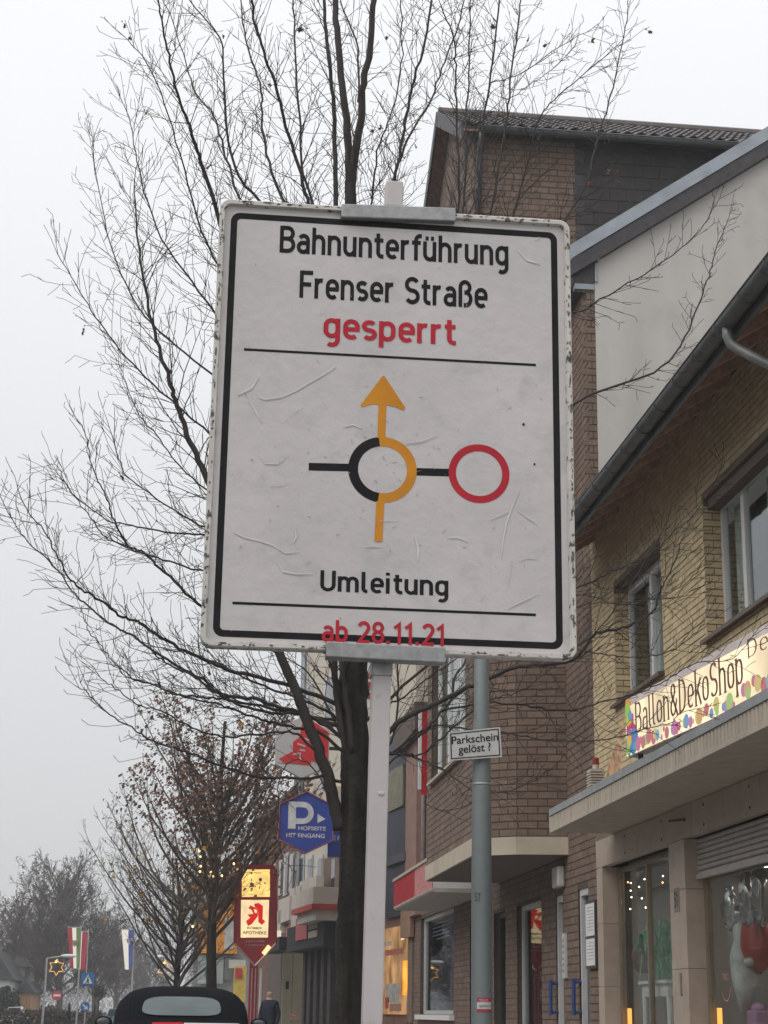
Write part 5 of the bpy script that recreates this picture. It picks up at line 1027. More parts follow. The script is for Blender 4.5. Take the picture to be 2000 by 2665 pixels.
# ------------------------------------------------------------------ trees
M_bark = mat('bark_dark', (.028,.024,.020), .95, .45, 14, 1.0, 22, spec=.2, dirt=((.046,.048,.034), 6, .55, .2), streak=True); M_twig = mat('twig_bark', (.042,.034,.030), .85, .2, 5)
M_leaf = mat('withered_leaf', (.18,.085,.05), .75, .4, 20, island=.5); M_leafy = mat('yellow_leaf', (.34,.19,.03), .75, .4, 20, island=.4)
def smooth(pts, k=5):
    res = []; P = [pts[0]+(pts[0]-pts[1])]+list(pts)+[pts[-1]+(pts[-1]-pts[-2])]
    for i in range(1, len(P)-2):
        for j in range(k):
            t = j/k; a, b, c, d = P[i-1], P[i], P[i+1], P[i+2]
            res.append(.5*((2*b)+(c-a)*t+(2*a-5*b+4*c-d)*t*t+(3*b-3*c+d-a)*t**3))
    res.append(pts[-1]); return res
class Tree:
    def __init__(s, seed): s.r = random.Random(seed); s.tr = MB(); s.cr = MB(); s.tips = []
    def twig(s, p, d, L, r0, lvl, up=.25, wig=.26, step=.11, sides=3):
        """one branch: wiggly, turning up to the light; spawns finer ones in alternate pairs"""
        r = s.r; n = max(2, int(L/(.09+.05*lvl))); pts = [p]; rad = [r0]; d = d.normalized(); seg = L/n; kids = []
        for i in range(n):
            d = (d+Vector((r.gauss(0,wig),r.gauss(0,wig),r.gauss(0,wig)))*.5+Vector((0,0,up*.34))).normalized(); p = p+d*seg
            pts.append(p); rad.append(max(s.rmin, r0*(1-.85*(i+1)/n))); kids.append((p, d.copy(), (i+1)/n))
        s.cr.tube(pts, rad, sides if r0 < .012 else 4, False); s.tips.append((p, d))
        if lvl > 0:
            sgn = 1
            for (q, dd, t) in kids:
                for rep in range(1 if r.random() < .7 else 2):
                    if r.random() > s.dens: continue
                    ax = dd.orthogonal().normalized(); ax.rotate(Matrix.Rotation(r.uniform(0,6.283),3,dd)) if False else None
                    perp = (dd.cross(Vector((r.gauss(0,1),r.gauss(0,1),r.gauss(0,1))))).normalized()
                    an = r.uniform(.5,1.0); nd = dd*math.cos(an)+perp*math.sin(an)
                    s.twig(q, nd, L*r.uniform(.22,.48)*(1.15-.6*t), max(s.rmin, r0*.5), lvl-1, up*1.1, wig*1.15, step, 3)
    def side(s, pts, rads, every, L0, L1, lvl=1, ang=(.5,.95), t0=.12, up=.3, bias=None):
        """branches along a limb"""
        r = s.r; acc = 0; tot = sum((pts[i+1]-pts[i]).length for i in range(len(pts)-1)); run = 0
        for i in range(len(pts)-1):
            d = pts[i+1]-pts[i]; l = d.length; run += l; acc += l
            if l < 1e-6: continue
            t = run/tot
            while acc > every:
                acc -= every*r.uniform(.7,1.3)
                if t < t0: continue
                dd = d.normalized(); perp = dd.cross(Vector((r.gauss(0,1),r.gauss(0,1),r.gauss(0,1))))
                if bias: perp = perp.normalized()+Vector(bias)*r.uniform(0,1); perp = perp-dd*perp.dot(dd)
                perp.normalize(); an = r.uniform(*ang); nd = dd*math.cos(an)+perp*math.sin(an)
                L = (L0+(L1-L0)*t)*r.uniform(.55,1.2); s.twig(pts[i].lerp(pts[i+1], r.random()), nd, L, max(s.rmin, min(rads[i]*.5, .0025+.0055*L)), lvl, up)
        s.twig(pts[-1], pts[-1]-pts[-2], L1*.7, max(s.rmin, rads[-1]), lvl, up)
def finish_tree(T, name, label, base, bark=M_bark, twig=M_twig, group=None):
    t = thing(name, label, 'tree', base, group)
    T.tr.build('trunk', bark, t, True); T.cr.build('crown', twig, t, True)
    return t
def leaf_mesh(name, m, sz, seed):
    rr = random.Random(seed); b = MB()
    out = [(0,-.5),(.18,-.28),(.48,-.32),(.34,-.05),(.5,.2),(.2,.18),(0,.55),(-.2,.2),(-.46,.24),(-.33,-.04),(-.5,-.28),(-.16,-.26)]
    b.v = [Vector((0,0,.12*sz))]+[Vector((x*sz*.7, rr.uniform(-.22,.22)*sz, z*sz)) for x, z in out]; n = len(out)
    b.f = [(0,1+i,1+(i+1) % n) for i in range(n)]; b.v.append(Vector((.01,0,.95*sz))); b.v.append(Vector((-.01,0,.95*sz))); b.f.append((7,n+1,n+2))
    return b.mesh(name, m)
# --- the big bare tree behind the sign: limbs follow the photograph, each drifting towards or away from us
T = Tree(11); T.rmin = .0027; T.dens = .72; TY = 15.6
def limb(px, w0, w1, y0=TY, y1=None, every=.17, L=(.55,.4), lvl=1, trunk=False, root=None, sides=6, up=.3, t0=.1):
    if y1 is None: y1 = y0+T.r.uniform(-1.6,1.6)
    n = len(px); P = [atY(x, y, y0+(y1-y0)*i/max(1,n-1)) for i, (x, y) in enumerate(px)]
    P = smooth(P, 5); k = len(P); rad = [max(.003, (1 if trunk else .78 if w0 > 20 else .66)*(w0+(w1-w0)*(i/(k-1))**.8)/2*TY*1.06/F) for i in range(k)]
    for i in range(1, k-1): P[i] = P[i]+Vector((T.r.gauss(0,.006),T.r.gauss(0,.006),T.r.gauss(0,.006)))
    (T.tr if trunk else T.cr).tube(P, rad, 14 if trunk else sides, True)
    if every: T.side(P, rad, every*.40, L[0]*1.12, L[1]*1.2, lvl, t0=t0, up=up)
    return P
def A5(pts): return [(x/2.458, 1000+y/2.458) for x, y in pts]
def A1(pts): return [(200+x/2.767, 1700+y/2.767) for x, y in pts]
def A6(pts): return [(200+x/2.075, y/2.075) for x, y in pts]
def A7(pts): return [(900+x/1.844, y/1.844) for x, y in pts]
def B3(pts): return [(1050+x/1.747, 280+y/1.747) for x, y in pts]
def B5(pts): return [(1400+x/2.767, 1400+y/2.767) for x, y in pts]
def B7(pts): return [(900+x/2.767, 1700+y/2.767) for x, y in pts]
lowz = [(920,3150),(918,2900),(917,2665),(917,2450),(922,2300),(926,2150),(925,2020),(922,1900),(915,1780),(912,1650)]
limb(lowz, 92, 62, TY, TY, None, trunk=True)
limb([(912,1660),(908,1500),(905,1300),(903,1050),(905,800),(911,600),(912,470)], 60, 30, TY, TY+.1, None, trunk=True)
limb([(910,620)]+A6([(1475,1000),(1460,700),(1430,400),(1400,100),(1385,-120)]), 34, 20, TY+.1, TY+.2, .3, (.7,.5))
limb([(911,620)]+A6([(1480,1000),(1535,640),(1550,450),(1590,200),(1615,-80)]), 34, 20, TY+.1, TY-.2, .3, (.7,.5))
limb([(900,1250),(880,900),(872,600)]+A6([(1400,1090),(1395,700),(1380,480),(1350,220),(1330,-60)]), 24, 11, TY, TY-.4, .22, (.8,.5), t0=.5)
limb(A6([(1520,550),(1520,260),(1450,80),(1400,-80)]), 10, 5, TY-.02, TY+.7, .2, (.5,.4))
limb([(908,1990),(892,1900),(876,1800),(866,1700),(850,1560),(830,1400)], 30, 14, TY, TY-.25, .3, (.6,.5), t0=.3)
limb([(936,2010),(946,1920),(950,1820),(952,1720),(960,1560),(985,1380)], 26, 12, TY, TY+.25, .3, (.6,.5), t0=.3)
limb([(918,1960),(905,1850),(893,1760),(888,1640),(880,1500)], 22, 12, TY-.1, TY-.35, .3, (.6,.5), t0=.3)
# big left limb leaving the trunk low
limb([(885,2160),(868,2080),(845,1990),(800,1880),(770,1800),(735,1720),(690,1610),(635,1480),(580,1340)]+A5([(1310,570),(1220,370),(1150,170),(1090,0)])+[(418,920),(392,820),(370,700),(356,590),(350,480)], 44, 4, TY, TY-.8, .22, (.9,.6), t0=.4)
limb([(903,1500),(800,1250),(700,1000),(630,760),(580,600)]+A6([(690,930),(640,790),(600,650),(540,500),(500,300),(460,130),(440,-20)]), 22, 5, TY, TY-1.2, .17, (.75,.4), t0=.25)
limb([(905,1400),(820,1050),(720,760),(640,560)]+A6([(870,1050),(790,800),(740,620),(640,500),(590,330),(500,60)]), 18, 4, TY, TY+1.2, .17, (.7,.4), t0=.3)
limb([(903,1150),(800,800),(700,560)]+A6([(850,900),(800,560),(790,350),(770,200),(610,0)]), 16, 5, TY, TY-.5, .17, (.7,.4), t0=.3)
limb([(903,1200),(830,850),(770,580)]+A6([(1110,1070),(1040,880),(1000,650),(990,450),(920,250),(890,40)]), 18, 6, TY, TY+.8, .17, (.7,.4), t0=.3)
limb([(903,1100),(850,800),(810,580)]+A6([(1210,940),(1130,680),(1080,480),(1010,280),(960,100),(940,-40)]), 18, 9, TY, TY-1.0, .18, (.7,.45), t0=.3)
limb([(904,1000),(860,700)]+A6([(1270,1080),(1220,900),(1200,560),(1180,300),(1170,-20)]), 15, 7, TY, TY+.4, .18, (.6,.4), t0=.3)
# right-hand upper limbs
limb([(910,1000),(960,750),(1020,520)]+A7([(240,830),(280,620),(310,450),(370,250),(415,-20)]), 18, 9, TY, TY-.6, .2, (.7,.45), t0=.3)
limb([(912,900),(980,650)]+A7([(250,800),(330,610),(400,500),(460,330),(530,150),(575,-20)]), 14, 6, TY, TY+.8, .18, (.7,.4), t0=.3)
limb([(910,800),(945,640)]+A7([(125,970),(150,750),(190,620),(240,480),(270,260),(265,-20)]), 10, 5, TY, TY+.3, .18, (.6,.4), t0=.2)
limb([(912,1250),(1050,850),(1150,620)]+A7([(545,1000),(535,600),(530,350),(520,200),(460,30)]), 14, 5, TY, TY-1.0, .17, (.65,.4), t0=.35)
limb([(912,1300),(1070,900),(1180,640)]+A7([(565,1000),(580,570),(590,300),(600,-20)]), 14, 6, TY, TY+1.4, .17, (.65,.4), t0=.35)
limb([(913,1350),(1100,900),(1215,640)]+A7([(640,1000),(660,600),(700,350),(740,-20)]), 15, 7, TY, TY-.4, .17, (.7,.4), t0=.35)
limb([(915,1400),(1120,950),(1250,660)]+A7([(700,1010),(775,560),(790,380),(830,100),(842,-20)]), 14, 6, TY, TY+.6, .17, (.7,.4), t0=.35)
limb([(916,1450),(1150,1000),(1300,660)]+A7([(810,1020),(920,600),(1000,480),(1150,350),(1300,220)]), 12, 3, TY, TY-1.4, .16, (.6,.35), t0=.4)
limb([(918,1500),(1200,1000),(1400,680)]+A7([(1140,910),(1200,700),(1260,500),(1310,300),(1350,100),(1355,0)]), 12, 3.5, TY, TY+.4, .16, (.55,.3), t0=.5)
limb(A7([(690,400),(850,350),(1000,240),(1180,140),(1220,110)]), 5, 2, TY-.3, TY-.9, .15, (.4,.2))
limb(A7([(770,480),(900,400),(1040,290),(1110,200)]), 4, 2, TY+.5, TY+.9, .15, (.4,.2))
limb([(915,1500),(1040,1230),(1180,980)]+B3([(500,930),(780,930),(900,870),(1100,750),(1250,650),(1350,560),(1440,410)]), 13, 2.5, TY, TY-1.3, .18, (.45,.25), t0=.5)
limb([(1000,1600),(1300,1250),(1500,1050),(1700,970)]+B3([(1260,1080),(1340,900),(1390,770),(1420,650),(1470,530),(1495,460)]), 14, 2.5, TY, TY+.9, .16, (.4,.2), t0=.5)
# left-hand limbs
limb([(915,1850),(800,1800),(700,1770)]+A5([(1475,1830),(1350,1780),(1150,1690),(960,1570),(870,1510),(780,1490),(650,1390),(520,1310),(440,1230),(360,1080),(300,960),(190,830),(120,680)]), 18, 3, TY, TY-1.6, .15, (.6,.3), t0=.2)
limb([(915,1900),(760,1850),(660,1820)]+A5([(1475,1990),(1390,1970),(1300,1890),(1150,1810),(960,1690),(830,1600),(720,1540),(560,1420),(460,1320),(370,1190),(200,1030),(100,900),(0,710)]), 17, 3, TY, TY+.4, .15, (.6,.3), t0=.2)
limb([(915,1880),(740,1850)]+A5([(1475,2020),(1300,2000),(1120,1980),(980,1920),(850,1880),(720,1770),(640,1660),(560,1560),(520,1440)]), 12, 3, TY, TY+1.2, .15, (.55,.3), t0=.25)
limb([(905,1720),(700,1640),(600,1610)]+A5([(1260,1400),(1150,1290),(1000,1150),(920,1080),(820,1030),(760,930),(720,830),(690,740),(640,650),(580,480),(550,330),(490,220)]), 14, 3, TY, TY-.6, .15, (.65,.3), t0=.3)
limb([(905,1600),(720,1440),(600,1400)]+A5([(1285,960),(1100,950),(880,910),(700,870),(560,780),(450,690),(390,560),(330,470)]), 11, 2.5, TY, TY+.7, .15, (.6,.3), t0=.3)
limb([(905,1550),(720,1420),(600,1390)]+A5([(1285,900),(1000,730),(820,590),(760,480),(690,240)]), 10, 2.5, TY, TY-1.2, .15, (.6,.3), t0=.35)
limb([(905,1450),(700,1330),(580,1290)]+A5([(1300,660),(1130,500),(1000,320),(890,200),(820,20),(760,-140)]), 11, 3, TY, TY+1.4, .15, (.6,.3), t0=.35)
limb([(905,1650),(720,1520)]+A5([(1280,1195),(1080,1130),(920,1080),(780,1030),(660,960),(560,830),(470,700),(390,600)]), 9, 2.5, TY, TY-1.5, .15, (.5,.3), t0=.35)
limb([(905,1300),(740,1080),(620,900),(520,760),(420,620),(370,470),(345,350),(325,260)], 13, 3, TY, TY+.2, .15, (.7,.4), t0=.4)
limb([(905,1250),(760,1000),(640,800),(540,640),(480,440),(430,270),(380,160),(330,100)], 12, 3, TY, TY-1.4, .15, (.65,.35), t0=.4)
limb([(905,1350),(720,1150),(580,1000),(460,900),(360,800),(290,640),(255,480),(235,330)], 12, 3, TY, TY+1.0, .15, (.65,.35), t0=.45)
limb([(905,1420),(700,1260),(560,1140),(420,1020),(330,930),(260,840),(210,760),(150,660)], 11, 3, TY, TY-.8, .15, (.6,.35), t0=.45)
# low drooping left branches
limb([(905,2040),(840,2020)]+A1([(1660,900),(1400,900),(1300,890),(1150,840),(980,790),(850,730),(700,680),(560,640),(430,560),(240,440),(130,340),(60,270),(0,240)]), 13, 3, TY, TY-1.0, .16, (.5,.3), t0=.2)
limb([(900,1960),(830,1905)]+A1([(1600,540),(1450,510),(1300,470),(1120,400),(1000,360),(840,330),(700,290),(540,220),(380,180),(240,60)]), 14, 3, TY, TY+.8, .16, (.5,.3), t0=.2)
limb([(905,1930),(820,1870)]+A1([(1570,430),(1400,430),(1200,380),(1080,330),(960,260),(880,190),(760,130),(640,60),(540,-20)]), 15, 5, TY, TY-.4, .16, (.55,.35), t0=.2)
limb([(910,1890),(830,1840)]+A1([(1540,300),(1400,260),(1160,150),(1030,70),(900,40),(780,0),(600,-40)]), 13, 4, TY, TY+.5, .16, (.55,.35), t0=.2)
limb(A1([(1720,700),(1560,570),(1350,580),(1100,600),(970,580),(800,520),(620,420),(430,370),(280,250),(200,200),(100,80)]), 10, 2.5, TY-.3, TY-1.2, .16, (.5,.3))
limb([(860,2070),(800,1985),(748,1990),(726,2050),(725,2150),(733,2230),(760,2262),(770,2270)], 6, 2, TY-.2, TY-.7, .3, (.25,.2), 0)
limb([(905,1960),(850,1830),(790,1740),(700,1690)], 12, 4, TY, TY+1.0, .2, (.5,.3))
limb([(910,1880),(880,1780),(850,1700),(800,1600)], 14, 6, TY, TY-.6, .2, (.5,.3))
# right-hand low limbs
R0 = [(935,2010),(990,1960)]
limb([(935,2060),(980,1960)]+B7([(340,530),(540,410),(760,310),(960,210),(1150,130),(1300,90)])+B5([(250,380+500),(400,700),(560,660),(700,620),(830,520),(880,400),(950,250),(1050,0)]), 22, 3, TY, TY-1.2, .17, (.55,.3), t0=.2)
limb(R0+B7([(340,720),(450,660),(600,530),(690,420),(760,320),(790,170),(860,60)]), 17, 9, TY, TY+.8, .25, (.5,.4), t0=.3)
limb(R0+B7([(500,740),(650,650),(800,510),(950,400),(1060,330),(1130,310),(1300,250),(1500,100)]), 9, 3, TY, TY-.6, .2, (.45,.3), t0=.2)
limb([(940,2020),(1060,1930)]+B7([(600,530),(700,520),(900,550),(1150,570),(1400,620),(1660,640)])+B5([(300,1470),(550,1440),(800,1370),(950,1330),(1040,1260),(1150,1230)]), 9, 2.5, TY, TY-1.4, .2, (.4,.25), t0=.25)
limb(B7([(690,420),(740,400),(900,380),(1130,360),(1400,400),(1660,415)])+B5([(250,1240),(450,1190),(700,1120),(850,1060),(1000,980),(1150,900),(1400,870),(1560,700)]), 10, 2.5, TY+.3, TY-1.0, .18, (.5,.25), t0=.2)
limb([(930,1900),(1080,1760),(1230,1650)]+B5([(-150,560),(250,380),(420,300),(560,230),(750,150),(880,60),(1000,-60),(1150,-200),(1280,-420),(1330,-560)]), 14, 2.5, TY, TY+.5, .16, (.5,.25), t0=.35)
limb(B5([(250,800),(400,700),(560,500),(700,290),(830,80),(900,-60)]), 6, 2.5, TY-.7, TY-1.3, .18, (.45,.25))
limb(B5([(0,450),(250,410),(420,430),(560,470),(800,440),(1000,430),(1150,360)]), 4, 2, TY-.5, TY-1.0, .2, (.4,.25))
limb(B5([(-60,560),(250,500),(450,470),(700,470),(900,420),(1100,300),(1180,180)]), 4, 2, TY-.4, TY-1.1, .2, (.4,.25))
limb(B5([(250,800),(420,830),(620,860),(820,850),(980,800),(1120,700),(1220,560)]), 5, 2, TY-.7, TY-1.3, .18, (.4,.25))
limb([(945,2040)]+B7([(400,730),(520,760),(680,830),(860,950),(950,1000),(1100,990),(1220,980),(1400,900)]), 8, 2, TY, TY-.8, .25, (.4,.3), t0=.2)
limb(B7([(240,760),(340,600),(380,300),(375,60),(400,-200)]), 10, 6, TY+.2, TY+.5, .25, (.4,.3))
limb(B7([(240,420),(340,360),(450,300),(600,170),(760,70),(900,-80)]), 9, 4, TY+.1, TY-.6, .2, (.5,.3))
limb(B7([(680,440),(760,560),(850,700),(1000,860),(1100,930),(1220,980)]), 5, 2, TY-.2, TY-.9, .3, (.3,.2))
limb(B7([(560,1070),(640,1120),(760,1130),(860,1100),(940,1060),(960,1000)]), 3, 2, TY-.7, TY-.8, .3, (.25,.2), 0)
tree1 = finish_tree(T, 'bare_street_tree', 'large bare street tree with dark trunk right behind the detour sign', (1.46,TY,0))
lm = [leaf_mesh('leaf', M_leaf, s_, k) for k, s_ in enumerate((.12,.085,.06))]; lmy = leaf_mesh('leaf', M_leafy, .09, 5)
lp = [(563,420,0),(325,58,2),(770,70,1),(1535,78,1),(1295,40,1),(1388,88,2),(1428,95,2),(1015,88,2),(1540,465,1),(1640,470,2),(1635,430,2),(980,315,1),(978,335,2),(548,1740,3),(620,1875,3),(640,1910,3),(315,1205,2),(205,885,1),(720,345,1),(555,285,2),(700,200,2),(575,80,2),(1180,290,2),(1305,295,2),(1690,80,2),(410,500,2),(1105,385,2),(1590,440,1),(382,272,2),(350,100,2)]
tipl = [(p_, *proj(p_)[:2]) for p_, d_ in T.tips]
for x_, y_, k in lp:
    q = min(tipl, key=lambda t_: (t_[1]-x_)**2+(t_[2]-y_)**2)[0]-Vector((0,0,.06)); o = bpy.data.objects.new('leaf', lmy if k == 3 else lm[k]); col.objects.link(o); o.parent = tree1; o.location = q-OFF[tree1.name]; o.rotation_euler = (R_.uniform(-.8,.8),R_.uniform(-1.2,1.2),R_.uniform(0,6.28))
# --- the leafy upright tree further down and its thin neighbour
def upright_tree(seed, base, h, spread, nl, rt, dens, rmin, hb=.22, out=.62, upz=.85, trop=.10):
    t = Tree(seed); t.rmin = rmin; t.dens = dens; r = t.r; b = Vector(base)
    tp = [b+Vector((r.gauss(0,.03)*i, r.gauss(0,.03)*i, h*.85*i/6)) for i in range(7)]; tp = smooth(tp, 4); k = len(tp)
    rad = [rt*(1-.82*i/(k-1))+.01 for i in range(k)]; t.tr.tube(tp, rad, 10)
    for i in range(nl):
        f = hb+(.80-hb)*(i/nl); j = int(f*(k-1)/.85*.85); j = min(k-2, max(1, int(f*(k-1)))); p = tp[j]; a = i*2.4+r.uniform(-.4,.4)
        L = spread*(1.0-.35*abs(f-.35)/.6)*r.uniform(.8,1.15); d = Vector((math.cos(a)*out, math.sin(a)*out, upz)); pts = [p]; q = p.copy(); n = 7
        for s_ in range(n): d = (d+Vector((r.gauss(0,.1),r.gauss(0,.1),trop))).normalized(); q = q+d*(L*1.5/n); pts.append(q)
        ps = smooth(pts, 3); rr = [max(rmin, rt*.34*(1-.85*m_/(len(ps)-1))) for m_ in range(len(ps))]; t.cr.tube(ps, rr, 5, False); t.side(ps, rr, .16*max(1,rmin/.005), L*.36, L*.2, 1, up=.4, t0=.08)
    return t
def leaf_cloud(T, n, m_names, parent, pick, size, seed):
    rr = random.Random(seed); b = MB(); tips = [p for p, d in T.tips if pick(p)]
    for i in range(n):
        p = rr.choice(tips)+Vector((rr.gauss(0,.07),rr.gauss(0,.07),rr.gauss(-.03,.07))); a = Vector((rr.gauss(0,1),rr.gauss(0,1),rr.gauss(0,1))).normalized(); c = a.orthogonal().normalized(); e = a.cross(c); s_ = size*rr.uniform(.5,1.2)
        b.add([p-c*s_*.5, p+e*s_*.35, p+c*s_*.5+a*s_*.2, p-e*s_*.35], [(0,1,2,3)])
    o = b.build('foliage', m_names, parent); o['kind'] = 'stuff'; return o
T2 = upright_tree(23, (.62,50,0), 11.0, 3.2, 46, .17, .75, .0055, .36, .85, .62, .09)
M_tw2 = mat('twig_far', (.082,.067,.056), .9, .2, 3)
t2 = finish_tree(T2, 'leafy_street_tree', 'upright street tree with a few withered brown leaves and fairy lights beyond the dark car', (.62,50,0), M_bark, M_tw2)
leaf_cloud(T2, 6000, M_leaf, t2, lambda p: p.z > 4.5 and (p.z > 6.3 or R_.random() < .3), .135, 3)
leaf_cloud(T2, 300, M_leafy, t2, lambda p: 2.5 < p.z < 6, .15, 4)
T3 = upright_tree(31, (-.42,57,0), 7.0, 3.3, 40, .13, .75, .006, .3, .85, .65, .09)
t3 = finish_tree(T3, 'slender_street_tree', 'slender bare street tree left of the leafy one', (-.42,57,0), M_bark, M_tw2); leaf_cloud(T3, 420, M_leafy, t3, lambda p: p.z > 3, .14, 6)
for i, (x_, y_) in enumerate(((519,2215),(523,2229),(533,2209),(532,2240),(523,2254),(521,2268),(549,2269),(556,2281),(578,2279),(597,2206),(609,2248),(502,2411),(618,2262),(545,2300))):
    q = atY(x_, y_, 49.2+R_.uniform(-.4,.4)); mb = MB(); mb.ball(q,.032,.032,.032,6,5); tag(mb.build('fairy_light', emit('tree_bulb', (1,.58,.20), 4)), 'warm fairy light bulb in the leafy street tree', 'light bulb', 'fairy lights in the leafy tree')
# ------------------------------------------------------------------ dark convertible ahead
car = thing('convertible_car', 'convertible with black fabric top seen from behind at the bottom of the street', 'car', (-.07,20.4,-.116)); CXc = -.07
M_soft = mat('soft_top_fabric', (.006,.0065,.009), 1.0, .25, 12, .15, 80, spec=.1); M_cbody = mat('car_silver', (.50,.50,.50), .25, .05, 3, metal=.3); M_rub = mat('tyre_rubber', (.015,.015,.015), .8); M_rim2 = mat('alloy', (.45,.45,.46), .3, metal=.8)
def loft(mb, st, n=24, ex=3.0, full=False):
    base = len(mb.v); k = n+1
    for (y, a, z0, z1) in st:
        for i in range(k):
            th = math.pi*i/n; c, s = math.cos(th), math.sin(th); x = a*math.copysign(abs(c)**(2/ex), c); z = z0+(z1-z0)*abs(s)**(2/ex); mb.v.append(Vector((CXc+x, y, z)))
    for j in range(len(st)-1):
        for i in range(n): a = base+j*k+i; mb.f.append((a,a+1,a+1+k,a+k))
    mb.f.append(tuple(base+i for i in range(k))); mb.f.append(tuple(base+(len(st)-1)*k+i for i in reversed(range(k))))
    return mb
soft = [(19.12,.69,.98,1.03),(19.25,.71,.98,1.12),(19.45,.725,.98,1.235),(19.7,.735,.98,1.36),(20.0,.74,.98,1.435),(20.4,.735,.98,1.465),(20.9,.72,.98,1.455),(21.4,.69,.98,1.41),(21.6,.68,.98,1.36)]
mb = loft(MB(), soft, 28, 3.6); st = mb.build('soft_top', M_soft, car, True)
for u in (-.56,.56):
    mb = MB(); mb.tube([(CXc+u, sy, .98+(sz-.98)*(1-abs(u/sa)**3.6)**(1/3.6)+.002) for i, (sy, sa, s0_, sz) in enumerate(soft[1:8])], .006, 5); mb.build('seam', M_soft, st)
mb = loft(MB(), [(18.3,.70,.2,.80),(18.4,.82,.12,.98),(18.7,.86,.08,1.045),(19.2,.88,.06,1.055),(20.5,.89,.06,.99),(21.6,.88,.06,.98),(22.1,.86,.08,.90),(22.5,.80,.1,.78),(22.6,.70,.2,.62)], 30, 5.0); mb.build('body', M_cbody, car, True)
def zsoft(y):
    for a, b in zip(soft, soft[1:]):
        if a[0] <= y <= b[0]: t = (y-a[0])/(b[0]-a[0]); return a[3]+(b[3]-a[3])*t, a[1]+(b[1]-a[1])*t
mb = MB(); nn = 40; mb.v.append(Vector((CXc,19.5-.02,1.235+.05)))
for i in range(nn):
    a = 2*math.pi*i/nn; c, s = math.cos(a), math.sin(a); u = math.copysign(abs(c)**.45,c); v_ = math.copysign(abs(s)**.55,s); y = 19.46+.185*v_; zt, aa = zsoft(y); x = u*.42*(1-.04*v_)
    z = .98+(zt-.98)*(1-abs(x/aa)**3.6)**(1/3.6); mb.v.append(Vector((CXc+x, y-.012, z+.014)))
mb.f = [(0,1+i,1+(i+1) % nn) for i in range(nn)]; mb.v[0] = Vector((CXc,19.46-.012,zsoft(19.46)[0]+.016)); mb.build('rear_window', mat('rear_window_glass', (.085,.112,.114), .22, .1, 2, spec=.3), car)
mb = MB(); mb.tube([mb_ for mb_ in []] or [(CXc-.3,19.02,1.06),(CXc+.02,19.0,1.065)], .016, 6); mb.build('brake_light', emit('brake_red', (.7,.05,.06), .7), car)
mb = MB(); mb.box(CXc+.03,CXc+.62,18.98,19.06,1.04,1.075); bevel(mb.build('deck_trim', M_white, car), .01)
for s_ in (-1,1):
    mb = MB(); mb.ball((CXc+s_*.90,20.95,1.06),.10,.07,.065,14,8); mb.build('mirror', M_soft, car, True)
    mb = MB(); mb.ball((CXc+s_*.90,20.905,1.06),.08,.03,.048,12,8); mb.build('mirror_glass', mat('mirror_glass', (.10,.11,.12), .25, spec=.4), car, True)
    mb = MB(); mb.box(CXc+s_*.62-.14,CXc+s_*.62+.14,18.28,18.36,.62,.78); mb.build('tail_light', mat('tail_red', (.35,.02,.02), .3), car)
    mb = MB(); mb.hexa([(CXc+s_*.745,20.0,1.0),(CXc+s_*.76,20.0,1.0),(CXc+s_*.755,21.5,1.0),(CXc+s_*.74,21.5,1.0),(CXc+s_*.68,20.15,1.30),(CXc+s_*.695,20.15,1.30),(CXc+s_*.675,21.2,1.28),(CXc+s_*.66,21.2,1.28)]); mb.build('side_window', M_dg, car)
    for yy in (19.15,21.75):
        mb = MB(); xx = CXc+s_*.80; mb.tube([(xx-.1,yy,.20),(xx-.08,yy,.20),(xx+.08,yy,.20),(xx+.1,yy,.20)], [.28,.316,.316,.28], 24); wh = mb.build('wheel', M_rub, car); mb = MB(); mb.tube([(xx+s_*.101,yy,.20),(xx+s_*.106,yy,.20)], .2, 20); mb.build('hub', M_rim2, wh)
